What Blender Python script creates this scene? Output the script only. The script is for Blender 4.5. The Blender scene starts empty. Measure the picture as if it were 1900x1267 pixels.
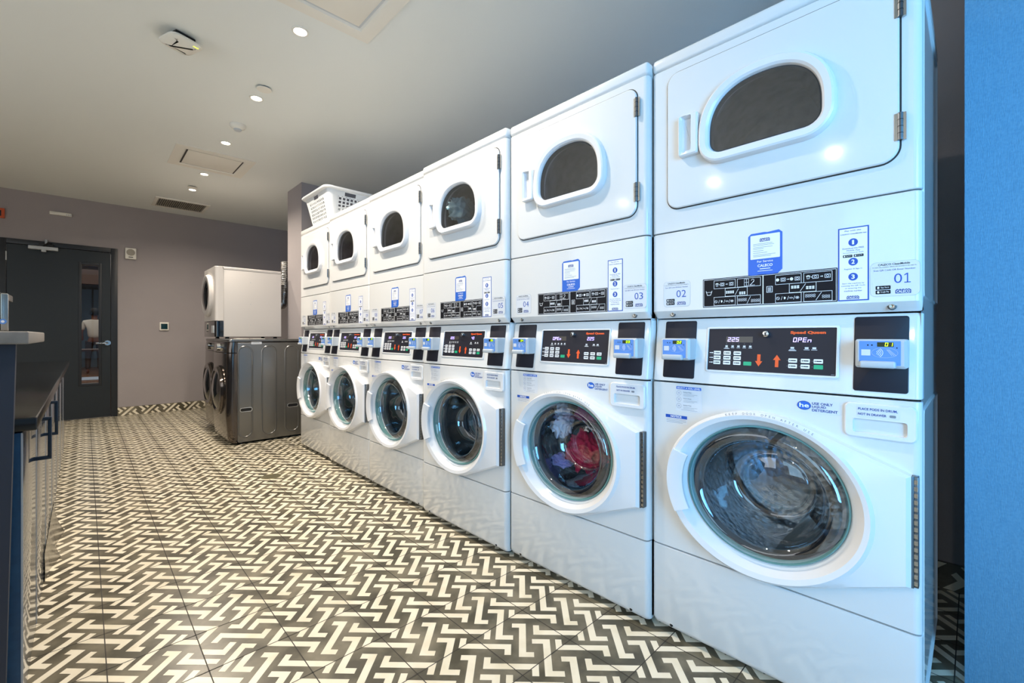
import bpy, bmesh, math, random
from mathutils import Vector, Matrix
random.seed(7)
C = bpy.context.scene.collection
S = bpy.context.scene
pi = math.pi

# ------------------------------------------------------------------ camera
cd = bpy.data.cameras.new('camera'); cam = bpy.data.objects.new('camera', cd); C.objects.link(cam)
cam.location = (-1.42, -0.0833, 1.0235)
cam.rotation_euler = (pi/2, 0, -math.radians(43.9))
cd.sensor_width = 36; cd.lens = 825.13/1900*36
cd.shift_y = -10.6/1900
cd.clip_start = .02; cd.clip_end = 100
S.camera = cam
S.view_settings.view_transform = 'Standard'; S.view_settings.look = 'None'
S.view_settings.gamma = 1; S.view_settings.exposure = -0.36
S.view_settings.use_curve_mapping = False

# ------------------------------------------------------------------ world (daylight sky outside the front window)
W = bpy.data.worlds.new('sky'); S.world = W; W.use_nodes = True
bg = W.node_tree.nodes['Background']
bg.inputs[0].default_value = (.50, .75, 1, 1); bg.inputs[1].default_value = .6

def area(name, loc, rot, sx, sy, power, col, shape='RECTANGLE', spread=pi):
    l = bpy.data.lights.new(name, 'AREA'); l.shape = shape; l.size = sx
    if shape == 'RECTANGLE': l.size_y = sy
    l.energy = power; l.color = col; l.spread = spread
    o = bpy.data.objects.new(name, l); C.objects.link(o); o.location = loc; o.rotation_euler = rot
    return o
# daylight entering through the front window (behind the camera)
area('window_daylight', (-1.9, -2.35, 1.4), (pi/2, 0, -math.radians(56)), 1.6, 2.1, 125, (.17, .50, .88), spread=math.radians(96))
area('side_window_daylight', (-3.98, -.5, 1.4), (pi/2, 0, -pi/2), 1.9, 1.8, 32, (.50, .78, 1))  # added unseen side source, brightens the near stacks and end wall
# added fill from the unseen lounge side, lifting ceiling and machine fronts
area('lounge_daylight', (-3.98, 2.7, 1.5), (pi/2, 0, -pi/2), 2.9, 1.8, 40, (1, .98, .93))
# added overhead fill that lights the hall beyond the door
area('hall_light', (-1.3, 13.0, 2.85), (0, 0, 0), 3, 9, 130, (1, .93, .85))

# ------------------------------------------------------------------ materials
def lin(h):
    if isinstance(h, str):
        h = h.lstrip('#'); c = [int(h[i:i+2], 16)/255 for i in (0, 2, 4)]
        return tuple(x/12.92 if x <= .04045 else ((x+.055)/1.055)**2.4 for x in c)
    return h
def mat(name, col, rough=.5, metal=0, coat=0, emit=0, noise=None, bump=None, spec=.5, alpha=None):
    m = bpy.data.materials.new(name); m.use_nodes = True; nt = m.node_tree; b = nt.nodes['Principled BSDF']
    c = lin(col); b.inputs['Base Color'].default_value = (*c, 1)
    b.inputs['Roughness'].default_value = rough; b.inputs['Metallic'].default_value = metal
    b.inputs['Coat Weight'].default_value = coat; b.inputs['Specular IOR Level'].default_value = spec
    b.inputs['Coat Roughness'].default_value = .04
    if emit:
        b.inputs['Emission Color'].default_value = (*c, 1); b.inputs['Emission Strength'].default_value = emit
    tc = nt.nodes.new('ShaderNodeTexCoord')
    if noise:   # (scale, second colour, contrast lo, hi, roughness variation)
        n = nt.nodes.new('ShaderNodeTexNoise'); n.inputs['Scale'].default_value = noise[0]; n.inputs['Detail'].default_value = 6
        nt.links.new(tc.outputs['Object'], n.inputs['Vector'])
        r = nt.nodes.new('ShaderNodeValToRGB'); r.color_ramp.elements[0].position = noise[2]; r.color_ramp.elements[1].position = noise[3]
        r.color_ramp.elements[0].color = (*c, 1); r.color_ramp.elements[1].color = (*lin(noise[1]), 1)
        nt.links.new(n.outputs['Fac'], r.inputs['Fac']); nt.links.new(r.outputs['Color'], b.inputs['Base Color'])
    if bump:    # (kind, scale vector, strength, distance)
        mp = nt.nodes.new('ShaderNodeMapping'); mp.inputs['Scale'].default_value = bump[1]
        nt.links.new(tc.outputs['Object'], mp.inputs['Vector'])
        if bump[0] == 'noise':
            t = nt.nodes.new('ShaderNodeTexNoise'); t.inputs['Scale'].default_value = 1; t.inputs['Detail'].default_value = 3; out = t.outputs['Fac']
        else:
            t = nt.nodes.new('ShaderNodeTexVoronoi'); t.inputs['Scale'].default_value = 1; out = t.outputs['Distance']
        nt.links.new(mp.outputs['Vector'], t.inputs['Vector'])
        bp = nt.nodes.new('ShaderNodeBump'); bp.inputs['Strength'].default_value = bump[2]; bp.inputs['Distance'].default_value = bump[3]
        nt.links.new(out, bp.inputs['Height']); nt.links.new(bp.outputs['Normal'], b.inputs['Normal'])
    return m
def glassmat(name, tint, rough=0.0, refl=1.0, bump=None, ior=1.5, base=0.0):
    m = bpy.data.materials.new(name); m.use_nodes = True; nt = m.node_tree
    for n in list(nt.nodes):
        if n.type != 'OUTPUT_MATERIAL': nt.nodes.remove(n)
    out = nt.nodes['Material Output']
    t = nt.nodes.new('ShaderNodeBsdfTransparent'); t.inputs[0].default_value = (*tint, 1)
    g = nt.nodes.new('ShaderNodeBsdfGlossy'); g.inputs['Roughness'].default_value = rough
    g.inputs['Color'].default_value = (.95, .97, 1, 1)
    f = nt.nodes.new('ShaderNodeLayerWeight'); f.inputs['Blend'].default_value = .5
    pw = nt.nodes.new('ShaderNodeMath'); pw.operation = 'POWER'; pw.inputs[1].default_value = 4.5
    mx = nt.nodes.new('ShaderNodeMixShader')
    ma = nt.nodes.new('ShaderNodeMath'); ma.operation = 'MULTIPLY_ADD'; ma.use_clamp = True
    ma.inputs[1].default_value = refl; ma.inputs[2].default_value = base+.04*refl
    nt.links.new(f.outputs['Facing'], pw.inputs[0]); nt.links.new(pw.outputs[0], ma.inputs[0]); nt.links.new(ma.outputs[0], mx.inputs[0])
    nt.links.new(t.outputs[0], mx.inputs[1]); nt.links.new(g.outputs[0], mx.inputs[2]); nt.links.new(mx.outputs[0], out.inputs[0])
    if bump:
        tc = nt.nodes.new('ShaderNodeTexCoord'); n = nt.nodes.new('ShaderNodeTexNoise'); n.inputs['Scale'].default_value = bump[0]
        n.inputs['Detail'].default_value = 2
        nt.links.new(tc.outputs['Object'], n.inputs['Vector'])
        bp = nt.nodes.new('ShaderNodeBump'); bp.inputs['Strength'].default_value = bump[1]; bp.inputs['Distance'].default_value = bump[2]
        nt.links.new(n.outputs['Fac'], bp.inputs['Height']); nt.links.new(bp.outputs['Normal'], g.inputs['Normal']); nt.links.new(bp.outputs['Normal'], f.inputs['Normal'])
    return m

M = {}
M['enamel'] = mat('white_enamel', '#dcdcdb', .09, coat=.2, spec=.5)
M['plastic'] = mat('white_plastic', '#dfe0e2', .22, spec=.5)
M['doorplastic'] = mat('door_plastic', '#e2e2e4', .16, spec=.5)
M['greyplastic'] = mat('light_grey_plastic', '#b9bfc4', .3)
M['black'] = mat('black_plastic', '#0c0d10', .35)
M['blackgloss'] = mat('black_gloss', '#050608', .06, coat=.5)
M['fascia'] = mat('charcoal_fascia', '#20202a', .4, spec=.3)
M['seal'] = mat('grey_rubber_seal', '#3c4348', .35)
M['tealseal'] = mat('teal_glass_edge', '#6f9d9b', .10)
M['creamseal'] = mat('cream_seal', '#b7a274', .4)
M['steel'] = mat('stainless_steel', '#b9b7b2', .24, 1)
M['chrome'] = mat('chrome', '#dfe2e4', .08, 1)
M['drum'] = mat('perforated_drum_steel', '#a0abb4', .25, 1, bump=('voronoi', (48, 48, 48), .5, .004))
M['dryerdrum'] = mat('dryer_drum_steel', '#8f8e92', .45, .25, noise=(22, '#4c4b50', .35, .7), bump=('noise', (60, 60, 60), .3, .003))
M['glass'] = glassmat('door_bowl_glass', (.93, .95, .97), .01, 1.3, (7, .45, .014), base=.07)
M['dglass'] = glassmat('dryer_window_glass', (.72, .72, .74), .10, 1.0, (4, .12, .01), base=.07)
M['pane'] = glassmat('clear_pane_glass', (.9, .93, .95), 0, .5)
M['white'] = mat('sticker_white', '#d6d9de', .3)
M['paper'] = mat('printed_white', '#eef0f4', .4)
M['blue'] = mat('print_blue', '#1c50b0', .35)
M['royal'] = mat('sticker_blue', '#2a66c8', .35)
M['navytxt'] = mat('print_navy', '#1b3f8e', .4)
M['darktxt'] = mat('print_black', '#121319', .5, spec=.2)
M['greytxt'] = mat('print_grey', '#7d828c', .4)
M['orange'] = mat('print_orange', '#f05a22', .35)
M['red'] = mat('print_red', '#e8391c', .35)
M['green'] = mat('print_green', '#19a878', .35)
M['ledw'] = mat('led_white', '#b9a8ff', .4, emit=2.6)
M['ledg'] = mat('led_green', '#c8f01e', .4, emit=2.4)
M['ledback'] = mat('led_window', '#4a443f', .2)
M['ledbackg'] = mat('led_window_dark', '#2a3312', .2)
M['readerblue'] = mat('reader_blue', '#5f8fd6', .3)
M['hinge'] = mat('hinge_metal', '#6f7377', .3, 1)
M['wall'] = mat('grey_mauve_wallcovering', '#9d9697', .75, bump=('noise', (340, 340, 60), .35, .002), noise=(1.4, '#979091', .35, .7))
M['wallR'] = mat('woven_wallcovering', '#5f8aa3', .7, bump=('noise', (420, 420, 90), .6, .003), noise=(160, '#54809a', .35, .65))  # blue window light is mixed into this wall's base colour
M['ceil'] = mat('ceiling_paint', '#e2e6e4', .5)
M['doorpaint'] = mat('charcoal_door_paint', '#1a2127', .4)
M['frame'] = mat('dark_frame_paint', '#1d2128', .38)
M['cream'] = mat('cement_tile_cream', '#e6ddc8', .30, noise=(9, '#d3c7ab', .45, .8))
M['olive'] = mat('cement_tile_grey', '#4b4638', .28, noise=(7, '#857d6a', .40, .72))
M['grout'] = mat('grout', '#39352f', .7)
M['navy'] = mat('navy_laminate', '#27354a', .12, noise=(30, '#2d3d55', .3, .7), coat=.4)
M['navyend'] = mat('navy_laminate_matt', '#1d4a70', .4, noise=(40, '#25567e', .3, .7))
M['navypanel'] = mat('dark_navy_panel', '#242b3b', .5)
M['counterblack'] = mat('black_stone_counter', '#121315', .16, noise=(60, '#1d1e20', .5, .7))
M['countergrey'] = mat('grey_counter', '#7d7874', .4, noise=(50, '#86817c', .4, .7))
M['pull'] = mat('dark_blue_pull', '#17283a', .3)
M['graphite'] = mat('graphite_steel', '#7b7a78', .28, .85)
M['graphitefront'] = mat('graphite_gloss_front', '#5d5652', .12, .9)
M['whitemetal'] = mat('white_metal_panel', '#cfcac6', .35)
M['foil'] = mat('foil_duct', '#c9c9c9', .25, 1, bump=('noise', (40, 40, 40), .5, .01))
M['basket'] = mat('white_basket_plastic', '#dcdedf', .35)
M['fixture'] = mat('fixture_white', '#e2dfd6', .4)
M['slot'] = mat('vent_slot_dark', '#2a2825', .6)
M['ventgrey'] = mat('vent_grey', '#989286', .5)
M['lens'] = mat('lamp_lens', (1, .93, .80), .5, emit=30)
M['brass'] = mat('brass_drain', '#a09878', .35, .8)
M['exitorange'] = mat('exit_frame_orange', '#c2501e', .4)
M['screen'] = mat('thermostat_screen', '#12363d', .15)
M['yellow'] = mat('status_led', '#d8e060', .4, emit=1.5)

# ------------------------------------------------------------------ mesh builder
class MB:
    def __init__(s): s.v = []; s.f = []; s.mi = []; s.mats = []
    def mid(s, m):
        m = M[m] if isinstance(m, str) else m
        if m not in s.mats: s.mats.append(m)
        return s.mats.index(m)
    def add(s, v, f, m, fn=None):
        o = len(s.v); k = s.mid(m)
        s.v += [tuple(fn(p)) if fn else tuple(p) for p in v]
        for a in f: s.f.append(tuple(i+o for i in a)); s.mi.append(k)
        return s
    def build(s, name, parent=None, label=None, angle=35, kind=None):
        me = bpy.data.meshes.new(name); me.from_pydata(s.v, [], s.f)
        for m in s.mats: me.materials.append(m)
        me.polygons.foreach_set('material_index', s.mi)
        bm = bmesh.new(); bm.from_mesh(me)
        bmesh.ops.recalc_face_normals(bm, faces=bm.faces) if not getattr(s, 'keep', False) else None
        bm.to_mesh(me); bm.free()
        me.polygons.foreach_set('use_smooth', [True]*len(me.polygons))
        me.set_sharp_from_angle(angle=math.radians(angle)); me.update()
        o = bpy.data.objects.new(name, me); C.objects.link(o)
        if parent: o.parent = parent
        if label: o['label'] = label
        if kind: o['kind'] = kind
        return o
    # --- shapes
    def box(s, x0, x1, y0, y1, z0, z1, m, b=0, fn=None):
        if b <= 0:
            v = [(x, y, z) for x in (x0, x1) for y in (y0, y1) for z in (z0, z1)]
            return s.add(v, [(0, 1, 3, 2), (4, 6, 7, 5), (0, 4, 5, 1), (2, 3, 7, 6), (0, 2, 6, 4), (1, 5, 7, 3)], m, fn)
        bm = bmesh.new(); bmesh.ops.create_cube(bm, size=1)
        for q in bm.verts: q.co = Vector(((x0+x1)/2+q.co.x*(x1-x0), (y0+y1)/2+q.co.y*(y1-y0), (z0+z1)/2+q.co.z*(z1-z0)))
        bmesh.ops.bevel(bm, geom=list(bm.edges), offset=b, segments=3, profile=.5, affect='EDGES')
        bm.verts.index_update()
        s.add([q.co[:] for q in bm.verts], [tuple(q.index for q in f.verts) for f in bm.faces], m, fn); bm.free(); return s
    def loft(s, loops, m, cap0=False, cap1=False, closed=True, fn=None):
        n = len(loops[0]); v = [p for l in loops for p in l]; f = []
        for i in range(len(loops)-1):
            for j in range(n if closed else n-1):
                a = i*n+j; b_ = i*n+(j+1) % n; f.append((a, b_, b_+n, a+n))
        if cap0: f.append(tuple(range(n)))
        if cap1: f.append(tuple(range((len(loops)-1)*n, len(loops)*n)))
        return s.add(v, f, m, fn)
    def tube(s, pts, r, m, n=10, caps=True, fn=None):
        pts = [Vector(p) for p in pts]; loops = []
        up = Vector((0, 0, 1)); prev = None
        for i, p in enumerate(pts):
            d = (pts[min(i+1, len(pts)-1)]-pts[max(i-1, 0)]).normalized()
            a = prev if prev is not None else (up if abs(d.z) < .9 else Vector((1, 0, 0)))
            x = (a - d*a.dot(d)).normalized(); y = d.cross(x); prev = x
            rr = r[i] if isinstance(r, (list, tuple)) else r
            loops.append([tuple(p+x*math.cos(t*2*pi/n)*rr+y*math.sin(t*2*pi/n)*rr) for t in range(n)])
        return s.loft(loops, m, caps, caps, fn=fn)
    def lathe(s, prof, m, n=32, c=(0, 0, 0), axis='z', sx=1, sy=1, cap0=False, cap1=False, fn=None):
        loops = []
        for r, h in prof:
            l = []
            for i in range(n):
                a = 2*pi*i/n; x = r*math.cos(a)*sx; y = r*math.sin(a)*sy
                p = {'z': (x, y, h), 'y': (x, h, y), 'x': (h, x, y)}[axis]
                l.append((c[0]+p[0], c[1]+p[1], c[2]+p[2]))
            loops.append(l)
        return s.loft(loops, m, cap0, cap1, fn=fn)

def empty(name, loc, rz=0, label=None, cat=None, group=None):
    o = bpy.data.objects.new(name, None); C.objects.link(o); o.empty_display_size = .1
    o.location = loc; o.rotation_euler = (0, 0, rz)
    return tag(o, label, cat, group)
def tag(o, label=None, cat=None, group=None, kind=None):
    if label: o['label'] = label
    if cat: o['category'] = cat
    if group: o['group'] = group
    if kind: o['kind'] = kind
    return o
def dup_parts(src, dst):
    for ch in list(src.children):
        c = ch.copy(); C.objects.link(c); c.parent = dst
        for g in list(ch.children):
            d = g.copy(); C.objects.link(d); d.parent = c

# --- 2D outlines
def rrect(u0, u1, z0, z1, r, n=6):
    P = []
    for cx, cz, a in ((u1-r, z0+r, -90), (u1-r, z1-r, 0), (u0+r, z1-r, 90), (u0+r, z0+r, 180)):
        for i in range(n+1):
            t = math.radians(a+90*i/n); P.append((cx+r*math.cos(t), cz+r*math.sin(t)))
    return P
def ell(cx, cz, a, b, n=64): return [(cx+a*math.cos(2*pi*i/n), cz+b*math.sin(2*pi*i/n)) for i in range(n)]
def offset(P, d):
    n = len(P); R = []
    for i in range(n):
        a = Vector(P[i-1]); b = Vector(P[(i+1) % n]); t = (b-a)
        if t.length < 1e-9: R.append(P[i]); continue
        t.normalize(); R.append((P[i][0]+t.y*d, P[i][1]-t.x*d))
    return R
def at_y(P, y): return [(p[0], y, p[1]) for p in P]
def ray(P, c, a):
    dx, dz = math.cos(a), math.sin(a); best = None
    for i in range(len(P)):
        x0, z0 = P[i][0]-c[0], P[i][1]-c[1]; x1, z1 = P[(i+1) % len(P)][0]-c[0], P[(i+1) % len(P)][1]-c[1]
        ex, ez = x1-x0, z1-z0; den = dx*ez-dz*ex
        if abs(den) < 1e-12: continue
        t = (x0*ez-z0*ex)/den; u = (x0*dz-z0*dx)/den
        if t > 0 and -1e-6 <= u <= 1+1e-6 and (best is None or t > best): best = t
    return (c[0]+dx*best, c[1]+dz*best)
def polar(polys, c, N=96, extra=()):
    A = sorted(set([round(2*pi*i/N, 5) for i in range(N)] + [round(math.atan2(p[1]-c[1], p[0]-c[0]) % (2*pi), 5) for p in extra]))
    return [[ray(P, c, a) for a in A] for P in polys]

# --- font glyph cache
_tc = {}
def glyphs(sv, bold=0.0):
    k = (sv, bold)
    if k in _tc: return _tc[k]
    cu = bpy.data.curves.new('t', 'FONT'); cu.body = sv; cu.resolution_u = 3; cu.offset = bold
    o = bpy.data.objects.new('t', cu); C.objects.link(o)
    dg = bpy.context.evaluated_depsgraph_get(); me = bpy.data.meshes.new_from_object(o.evaluated_get(dg))
    v = [(q.co.x, q.co.y) for q in me.vertices]; f = [tuple(p.vertices) for p in me.polygons]
    bpy.data.objects.remove(o); bpy.data.curves.remove(cu); bpy.data.meshes.remove(me)
    if v:
        x0 = min(p[0] for p in v); x1 = max(p[0] for p in v); y0 = min(p[1] for p in v); y1 = max(p[1] for p in v)
    else: x0 = y0 = 0; x1 = y1 = 1
    _tc[k] = (v, f, x0, x1, y0, y1); return _tc[k]

class Decal(MB):
    """flat print on a surface y = Y(z); each layer sits a hair above the last"""
    def __init__(s, Y=lambda z: 0.0, step=.0004): super().__init__(); s.Y = Y; s.step = step; s.keep = True
    def P(s, u, z, l): return (u, s.Y(z)-s.step*l, z)
    def poly(s, pts, m, l=1): return s.add([s.P(u, z, l) for u, z in pts], [tuple(range(len(pts)))], m)
    def rect(s, u0, u1, z0, z1, m, l=1): return s.poly([(u0, z0), (u1, z0), (u1, z1), (u0, z1)], m, l)
    def rr(s, u0, u1, z0, z1, r, m, l=1): return s.poly(rrect(u0, u1, z0, z1, r, 4), m, l)
    def frame(s, u0, u1, z0, z1, t, m, l=1):
        s.rect(u0, u1, z0, z0+t, m, l); s.rect(u0, u1, z1-t, z1, m, l); s.rect(u0, u0+t, z0+t, z1-t, m, l); s.rect(u1-t, u1, z0+t, z1-t, m, l); return s
    def ell(s, u, z, a, b, m, l=1, n=24): return s.poly([(u+a*math.cos(2*pi*i/n), z+b*math.sin(2*pi*i/n)) for i in range(n)], m, l)
    def ring(s, u, z, a, b, t, m, l=1, n=24, a0=0, a1=2*pi):
        o = [(u+a*math.cos(a0+(a1-a0)*i/n), z+b*math.sin(a0+(a1-a0)*i/n)) for i in range(n+1)]
        q = [(u+(a-t)*math.cos(a0+(a1-a0)*i/n), z+(b-t)*math.sin(a0+(a1-a0)*i/n)) for i in range(n+1)]
        for i in range(n): s.poly([o[i], o[i+1], q[i+1], q[i]], m, l)
        return s
    def line(s, a, b, t, m, l=1):
        d = Vector((b[0]-a[0], b[1]-a[1])); d.normalize(); n = (-d.y*t/2, d.x*t/2)
        return s.poly([(a[0]+n[0], a[1]+n[1]), (a[0]-n[0], a[1]-n[1]), (b[0]-n[0], b[1]-n[1]), (b[0]+n[0], b[1]+n[1])], m, l)
    def text(s, sv, u0, u1, z0, z1, m, l=2, bold=0.0, fit=True):
        v, f, x0, x1, y0, y1 = glyphs(sv, bold); sx = (u1-u0)/(x1-x0); sy = (z1-z0)/(y1-y0)
        if not fit: sx = min(sx, sy*1.15)
        off = ((u1-u0)-(x1-x0)*sx)/2 if not fit else 0
        return s.add([s.P(u0+off+(p[0]-x0)*sx, z0+(p[1]-y0)*sy, l) for p in v], f, m)
    def seg7(s, ch, u, z, w, h, m, l=2):
        t = w*.2; sl = h*.12
        segs = {'0': 'abcdef', '1': 'bc', '2': 'abged', '3': 'abgcd', '4': 'fgbc', '5': 'afgcd', '6': 'afgedc', '7': 'abc', '8': 'abcdefg', '9': 'abcfgd', 'O': 'abcdef', 'P': 'abefg', 'E': 'adefg', 'n': 'egc', ' ': ''}[ch]
        R = {'a': (0, w, h-t, h), 'd': (0, w, 0, t), 'g': (0, w, h/2-t/2, h/2+t/2), 'f': (0, t, h/2, h), 'b': (w-t, w, h/2, h), 'e': (0, t, 0, h/2), 'c': (w-t, w, 0, h/2)}
        for g in segs:
            a, b, c, d = R[g]; s.poly([(u+a+sl*c/h, z+c), (u+b+sl*c/h, z+c), (u+b+sl*d/h, z+d), (u+a+sl*d/h, z+d)], m, l)
        return s

# ================================================================== ROOM SHELL
CEIL = 2.693; YB = 7.5
XL = -4.1; XR = 1.10; YF = -1.7
def struct(name, mb, parent=None, **k): return mb.build(name, parent, kind=None if parent else 'structure', **k)

# ---- cement tile pattern (one tile = several clipped strokes)
T = .2255; OX, OY = -.468, 1.085
R2 = math.sqrt(.5)
def pq(p, q): return ((p-q)*R2, (p+q)*R2)
def strokeA(f):   # bar along p
    h, w, t = .082, .0118, .022
    return [[(-h, -w), (h, -w), (h, w), (-h, w)], [(h-t, w), (h, w), (h, f), (h-t, f)], [(-h, -f), (-h+t, -f), (-h+t, -w), (-h, -w)]]
def strokeB():
    h, w, t, f = .086, .0118, .021, .038
    return [[(-w, -h), (w, -h), (w, h), (-w, h)], [(w, h-t), (f, h-t), (f, h), (w, h)], [(-f, -h), (-w, -h), (-w, -h+t), (-f, -h+t)]]
base = []
for c, sh in (((T/2, T/2), strokeA(.037)), ((T/2, 0), strokeA(.048)), ((0, .051), strokeB()), ((0, -.051), strokeB())):
    for q in sh: base.append([(c[0]+pq(*a)[0], c[1]+pq(*a)[1]) for a in q])
def clip(P, x0, x1, y0, y1):
    for ax, lim, sg in ((0, x0, 1), (0, x1, -1), (1, y0, 1), (1, y1, -1)):
        R = []
        for i in range(len(P)):
            a, b = P[i], P[(i+1) % len(P)]; ia = sg*(a[ax]-lim) >= 0; ib = sg*(b[ax]-lim) >= 0
            if ia: R.append(a)
            if ia != ib:
                t = (lim-a[ax])/(b[ax]-a[ax]); R.append((a[0]+(b[0]-a[0])*t, a[1]+(b[1]-a[1])*t))
        P = R
        if len(P) < 3: return None
    return P
tile = []
for q in base:
    for i in (-1, 0, 1):
        for j in (-1, 0, 1):
            r = clip([(x+i*T, y+j*T) for x, y in q], 0, T, 0, T)
            if r: tile.append(r)
tile90 = [[(T-y, x) for x, y in q] for q in tile]
fl = MB()
fl.box(XL-.2, XR+.2, YF-.2, YB+.2, -.12, 0, 'olive')
c0, c1 = int((XL-OX)/T)-1, int((XR-OX)/T)+1; r0, r1 = int((YF-OY)/T)-1, int((YB-OY)/T)+1
for c in range(c0, c1):
    for r in range(r0, r1):
        ox, oy = OX+c*T, OY+r*T
        for q in (tile90 if (c == -3 and r == 2) else tile):
            q = clip([(ox+x, oy+y) for x, y in q], XL, XR, YF, YB)
            if q: fl.add([(x, y, .0004) for x, y in q], [tuple(range(len(q)))], 'cream')
g = .0015
for c in range(c0+1, c1+1):
    x = OX+c*T
    if XL < x < XR: fl.add([(x-g, YF, .0007), (x+g, YF, .0007), (x+g, YB, .0007), (x-g, YB, .0007)], [(0, 1, 2, 3)], 'grout')
for r in range(r0+1, r1+1):
    y = OY+r*T
    if YF < y < YB: fl.add([(XL, y-g, .0007), (XR, y-g, .0007), (XR, y+g, .0007), (XL, y+g, .0007)], [(0, 1, 2, 3)], 'grout')
struct('floor', fl)

struct('ceiling', MB().box(XL-.2, XR+.2, YF-.2, YB+.2, CEIL, CEIL+.12, 'ceil'))

DX0, DX1, DZ = -2.12, -1.112, 2.131     # door opening incl. frame
wb = MB()
wb.box(XL, DX0, YB, YB+.14, 0, CEIL, 'wall'); wb.box(DX1, XR, YB, YB+.14, 0, CEIL, 'wall'); wb.box(DX0, DX1, YB, YB+.14, DZ, CEIL, 'wall')
struct('wall_back', wb)
struct('wall_right', MB().box(XR, XR+.14, -.065, YB, 0, CEIL, 'wall'))
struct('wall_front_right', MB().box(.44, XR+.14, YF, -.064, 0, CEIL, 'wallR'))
wl = MB()
for y0, y1, z0, z1 in ((YF, -1.45, 0, CEIL), (.45, 1.2, 0, CEIL), (4.2, YB, 0, CEIL), (1.2, 4.2, 0, .55), (1.2, 4.2, 2.45, CEIL), (-1.45, .45, 0, .45), (-1.45, .45, 2.35, CEIL)): wl.box(XL-.14, XL, y0, y1, z0, z1, 'wall')
struct('wall_left', wl)
wf = MB()
WX0, WX1, WZ0, WZ1 = -3.2, -.3, .35, 2.35
for x0, x1, z0, z1 in ((XL, WX0, 0, CEIL), (WX1, .44, 0, CEIL), (WX0, WX1, 0, WZ0), (WX0, WX1, WZ1, CEIL)): wf.box(x0, x1, YF-.14, YF, z0, z1, 'wall')
struct('wall_front', wf)
def window(n, along, x0, x1, z0, z1, c, mull):
    m = MB(); t = .05
    def b(a0, a1, zz0, zz1):
        m.box(a0, a1, c-.03, c+.03, zz0, zz1, 'frame') if along == 'x' else m.box(c-.03, c+.03, a0, a1, zz0, zz1, 'frame')
    b(x0, x1, z0, z0+t); b(x0, x1, z1-t, z1); b(x0, x0+t, z0+t, z1-t); b(x1-t, x1, z0+t, z1-t)
    for q in mull: b(q-.02, q+.02, z0+t, z1-t)
    o = struct('window_%d' % n, m)
    p = MB()
    if along == 'x': p.box(x0+t, x1-t, c-.004, c+.004, z0+t, z1-t, 'pane')
    else: p.box(c-.004, c+.004, x0+t, x1-t, z0+t, z1-t, 'pane')
    p.build('window_pane', o)
window(1, 'x', WX0, WX1, WZ0, WZ1, YF-.04, (-2.25, -1.25))
window(2, 'y', 1.2, 4.2, .55, 2.45, XL-.06, (2.2, 3.2))
window(3, 'y', -1.45, .45, .45, 2.35, XL-.06, (-.5,))  # unseen window added to go with the side fill
# square column behind the far end of the row
struct('wall_column', MB().box(.283, XR, 4.985, 5.44, 0, CEIL, 'wall'))

# patterned tile skirting
def skirting(name, x0, x1, fn, h=.108):
    m = MB(); m.add([fn(x0, 0, .0), fn(x1, 0, .0), fn(x1, h, .0), fn(x0, h, .0), fn(x0, h, -.01), fn(x1, h, -.01), fn(x0, 0, -.01), fn(x1, 0, -.01)],
          [(0, 1, 2, 3), (3, 2, 5, 4), (6, 7, 5, 4), (0, 3, 4, 6), (1, 2, 5, 7)], 'olive')
    n0 = int(x0/T)-2
    for k in range(n0, int(x1/T)+2):
        for q in tile:
            r = clip([(x+k*T, y-.06) for x, y in q], x0, x1, .002, h-.003)
            if r: m.add([fn(x, z, .0005) for x, z in r], [tuple(range(len(r)))], 'cream')
    m.keep = True
    return struct(name, m)
skirting('baseboard_back', DX1, XR, lambda x, z, d: (x, YB-.011-d, z))
skirting('baseboard_right', -.06, YB-.02, lambda y, z, d: (XR-.011-d, y, z))
skirting('baseboard_column', 4.985, 5.44, lambda y, z, d: (.283-.011-d, y, z))

# ---- door in the back wall
fr = MB()
fr.box(DX0, DX0+.065, YB-.012, YB+.15, 0, DZ, 'frame', .003); fr.box(DX1-.062, DX1, YB-.012, YB+.15, 0, DZ, 'frame', .003)
fr.box(DX0+.065, DX1-.062, YB-.012, YB+.15, DZ-.056, DZ, 'frame', .003)
struct('trim_door_frame', fr)
LX0, LX1, LZ = DX0+.068, DX1-.066, DZ-.06
GX0, GX1, GZ0, GZ1 = -1.447, -1.283, .43, 1.905
dm = MB()
for x0, x1, z0, z1 in ((LX0, GX0, .008, LZ), (GX1, LX1, .008, LZ), (GX0, GX1, .008, GZ0), (GX0, GX1, GZ1, LZ)): dm.box(x0, x1, YB+.004, YB+.048, z0, z1, 'doorpaint')
for x0, x1, z0, z1 in ((GX0-.022, GX0+.006, GZ0-.022, GZ1+.022), (GX1-.006, GX1+.022, GZ0-.022, GZ1+.022), (GX0, GX1, GZ0-.022, GZ0+.006), (GX0, GX1, GZ1-.006, GZ1+.022)): dm.box(x0, x1, YB-.004, YB+.056, z0, z1, 'frame', .002)
door = struct('door_1', dm)
MB().box(GX0, GX1, YB+.022, YB+.03, GZ0, GZ1, 'pane').build('vision_panel', door)
h = MB(); hx, hz = -1.205, .934
h.lathe([(.0, -.012), (.03, -.012), (.034, -.008), (.034, .004)], 'chrome', 28, (hx, YB, hz), 'y')
h.tube([(hx, YB-.012, hz), (hx, YB-.045, hz)], .010, 'chrome'); h.tube([(hx, YB-.045, hz), (hx-.02, YB-.052, hz), (hx-.11, YB-.05, hz-.004)], [.010, .010, .007], 'chrome')
h.build('door_handle', door, 'polished lever handle')
h = MB(); h.box(-1.885, -1.64, YB-.055, YB+.004, 2.028, 2.068, 'greyplastic', .008); h.box(-1.78, -1.74, YB-.05, YB-.02, 2.005, 2.03, 'greyplastic', .004)
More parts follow.
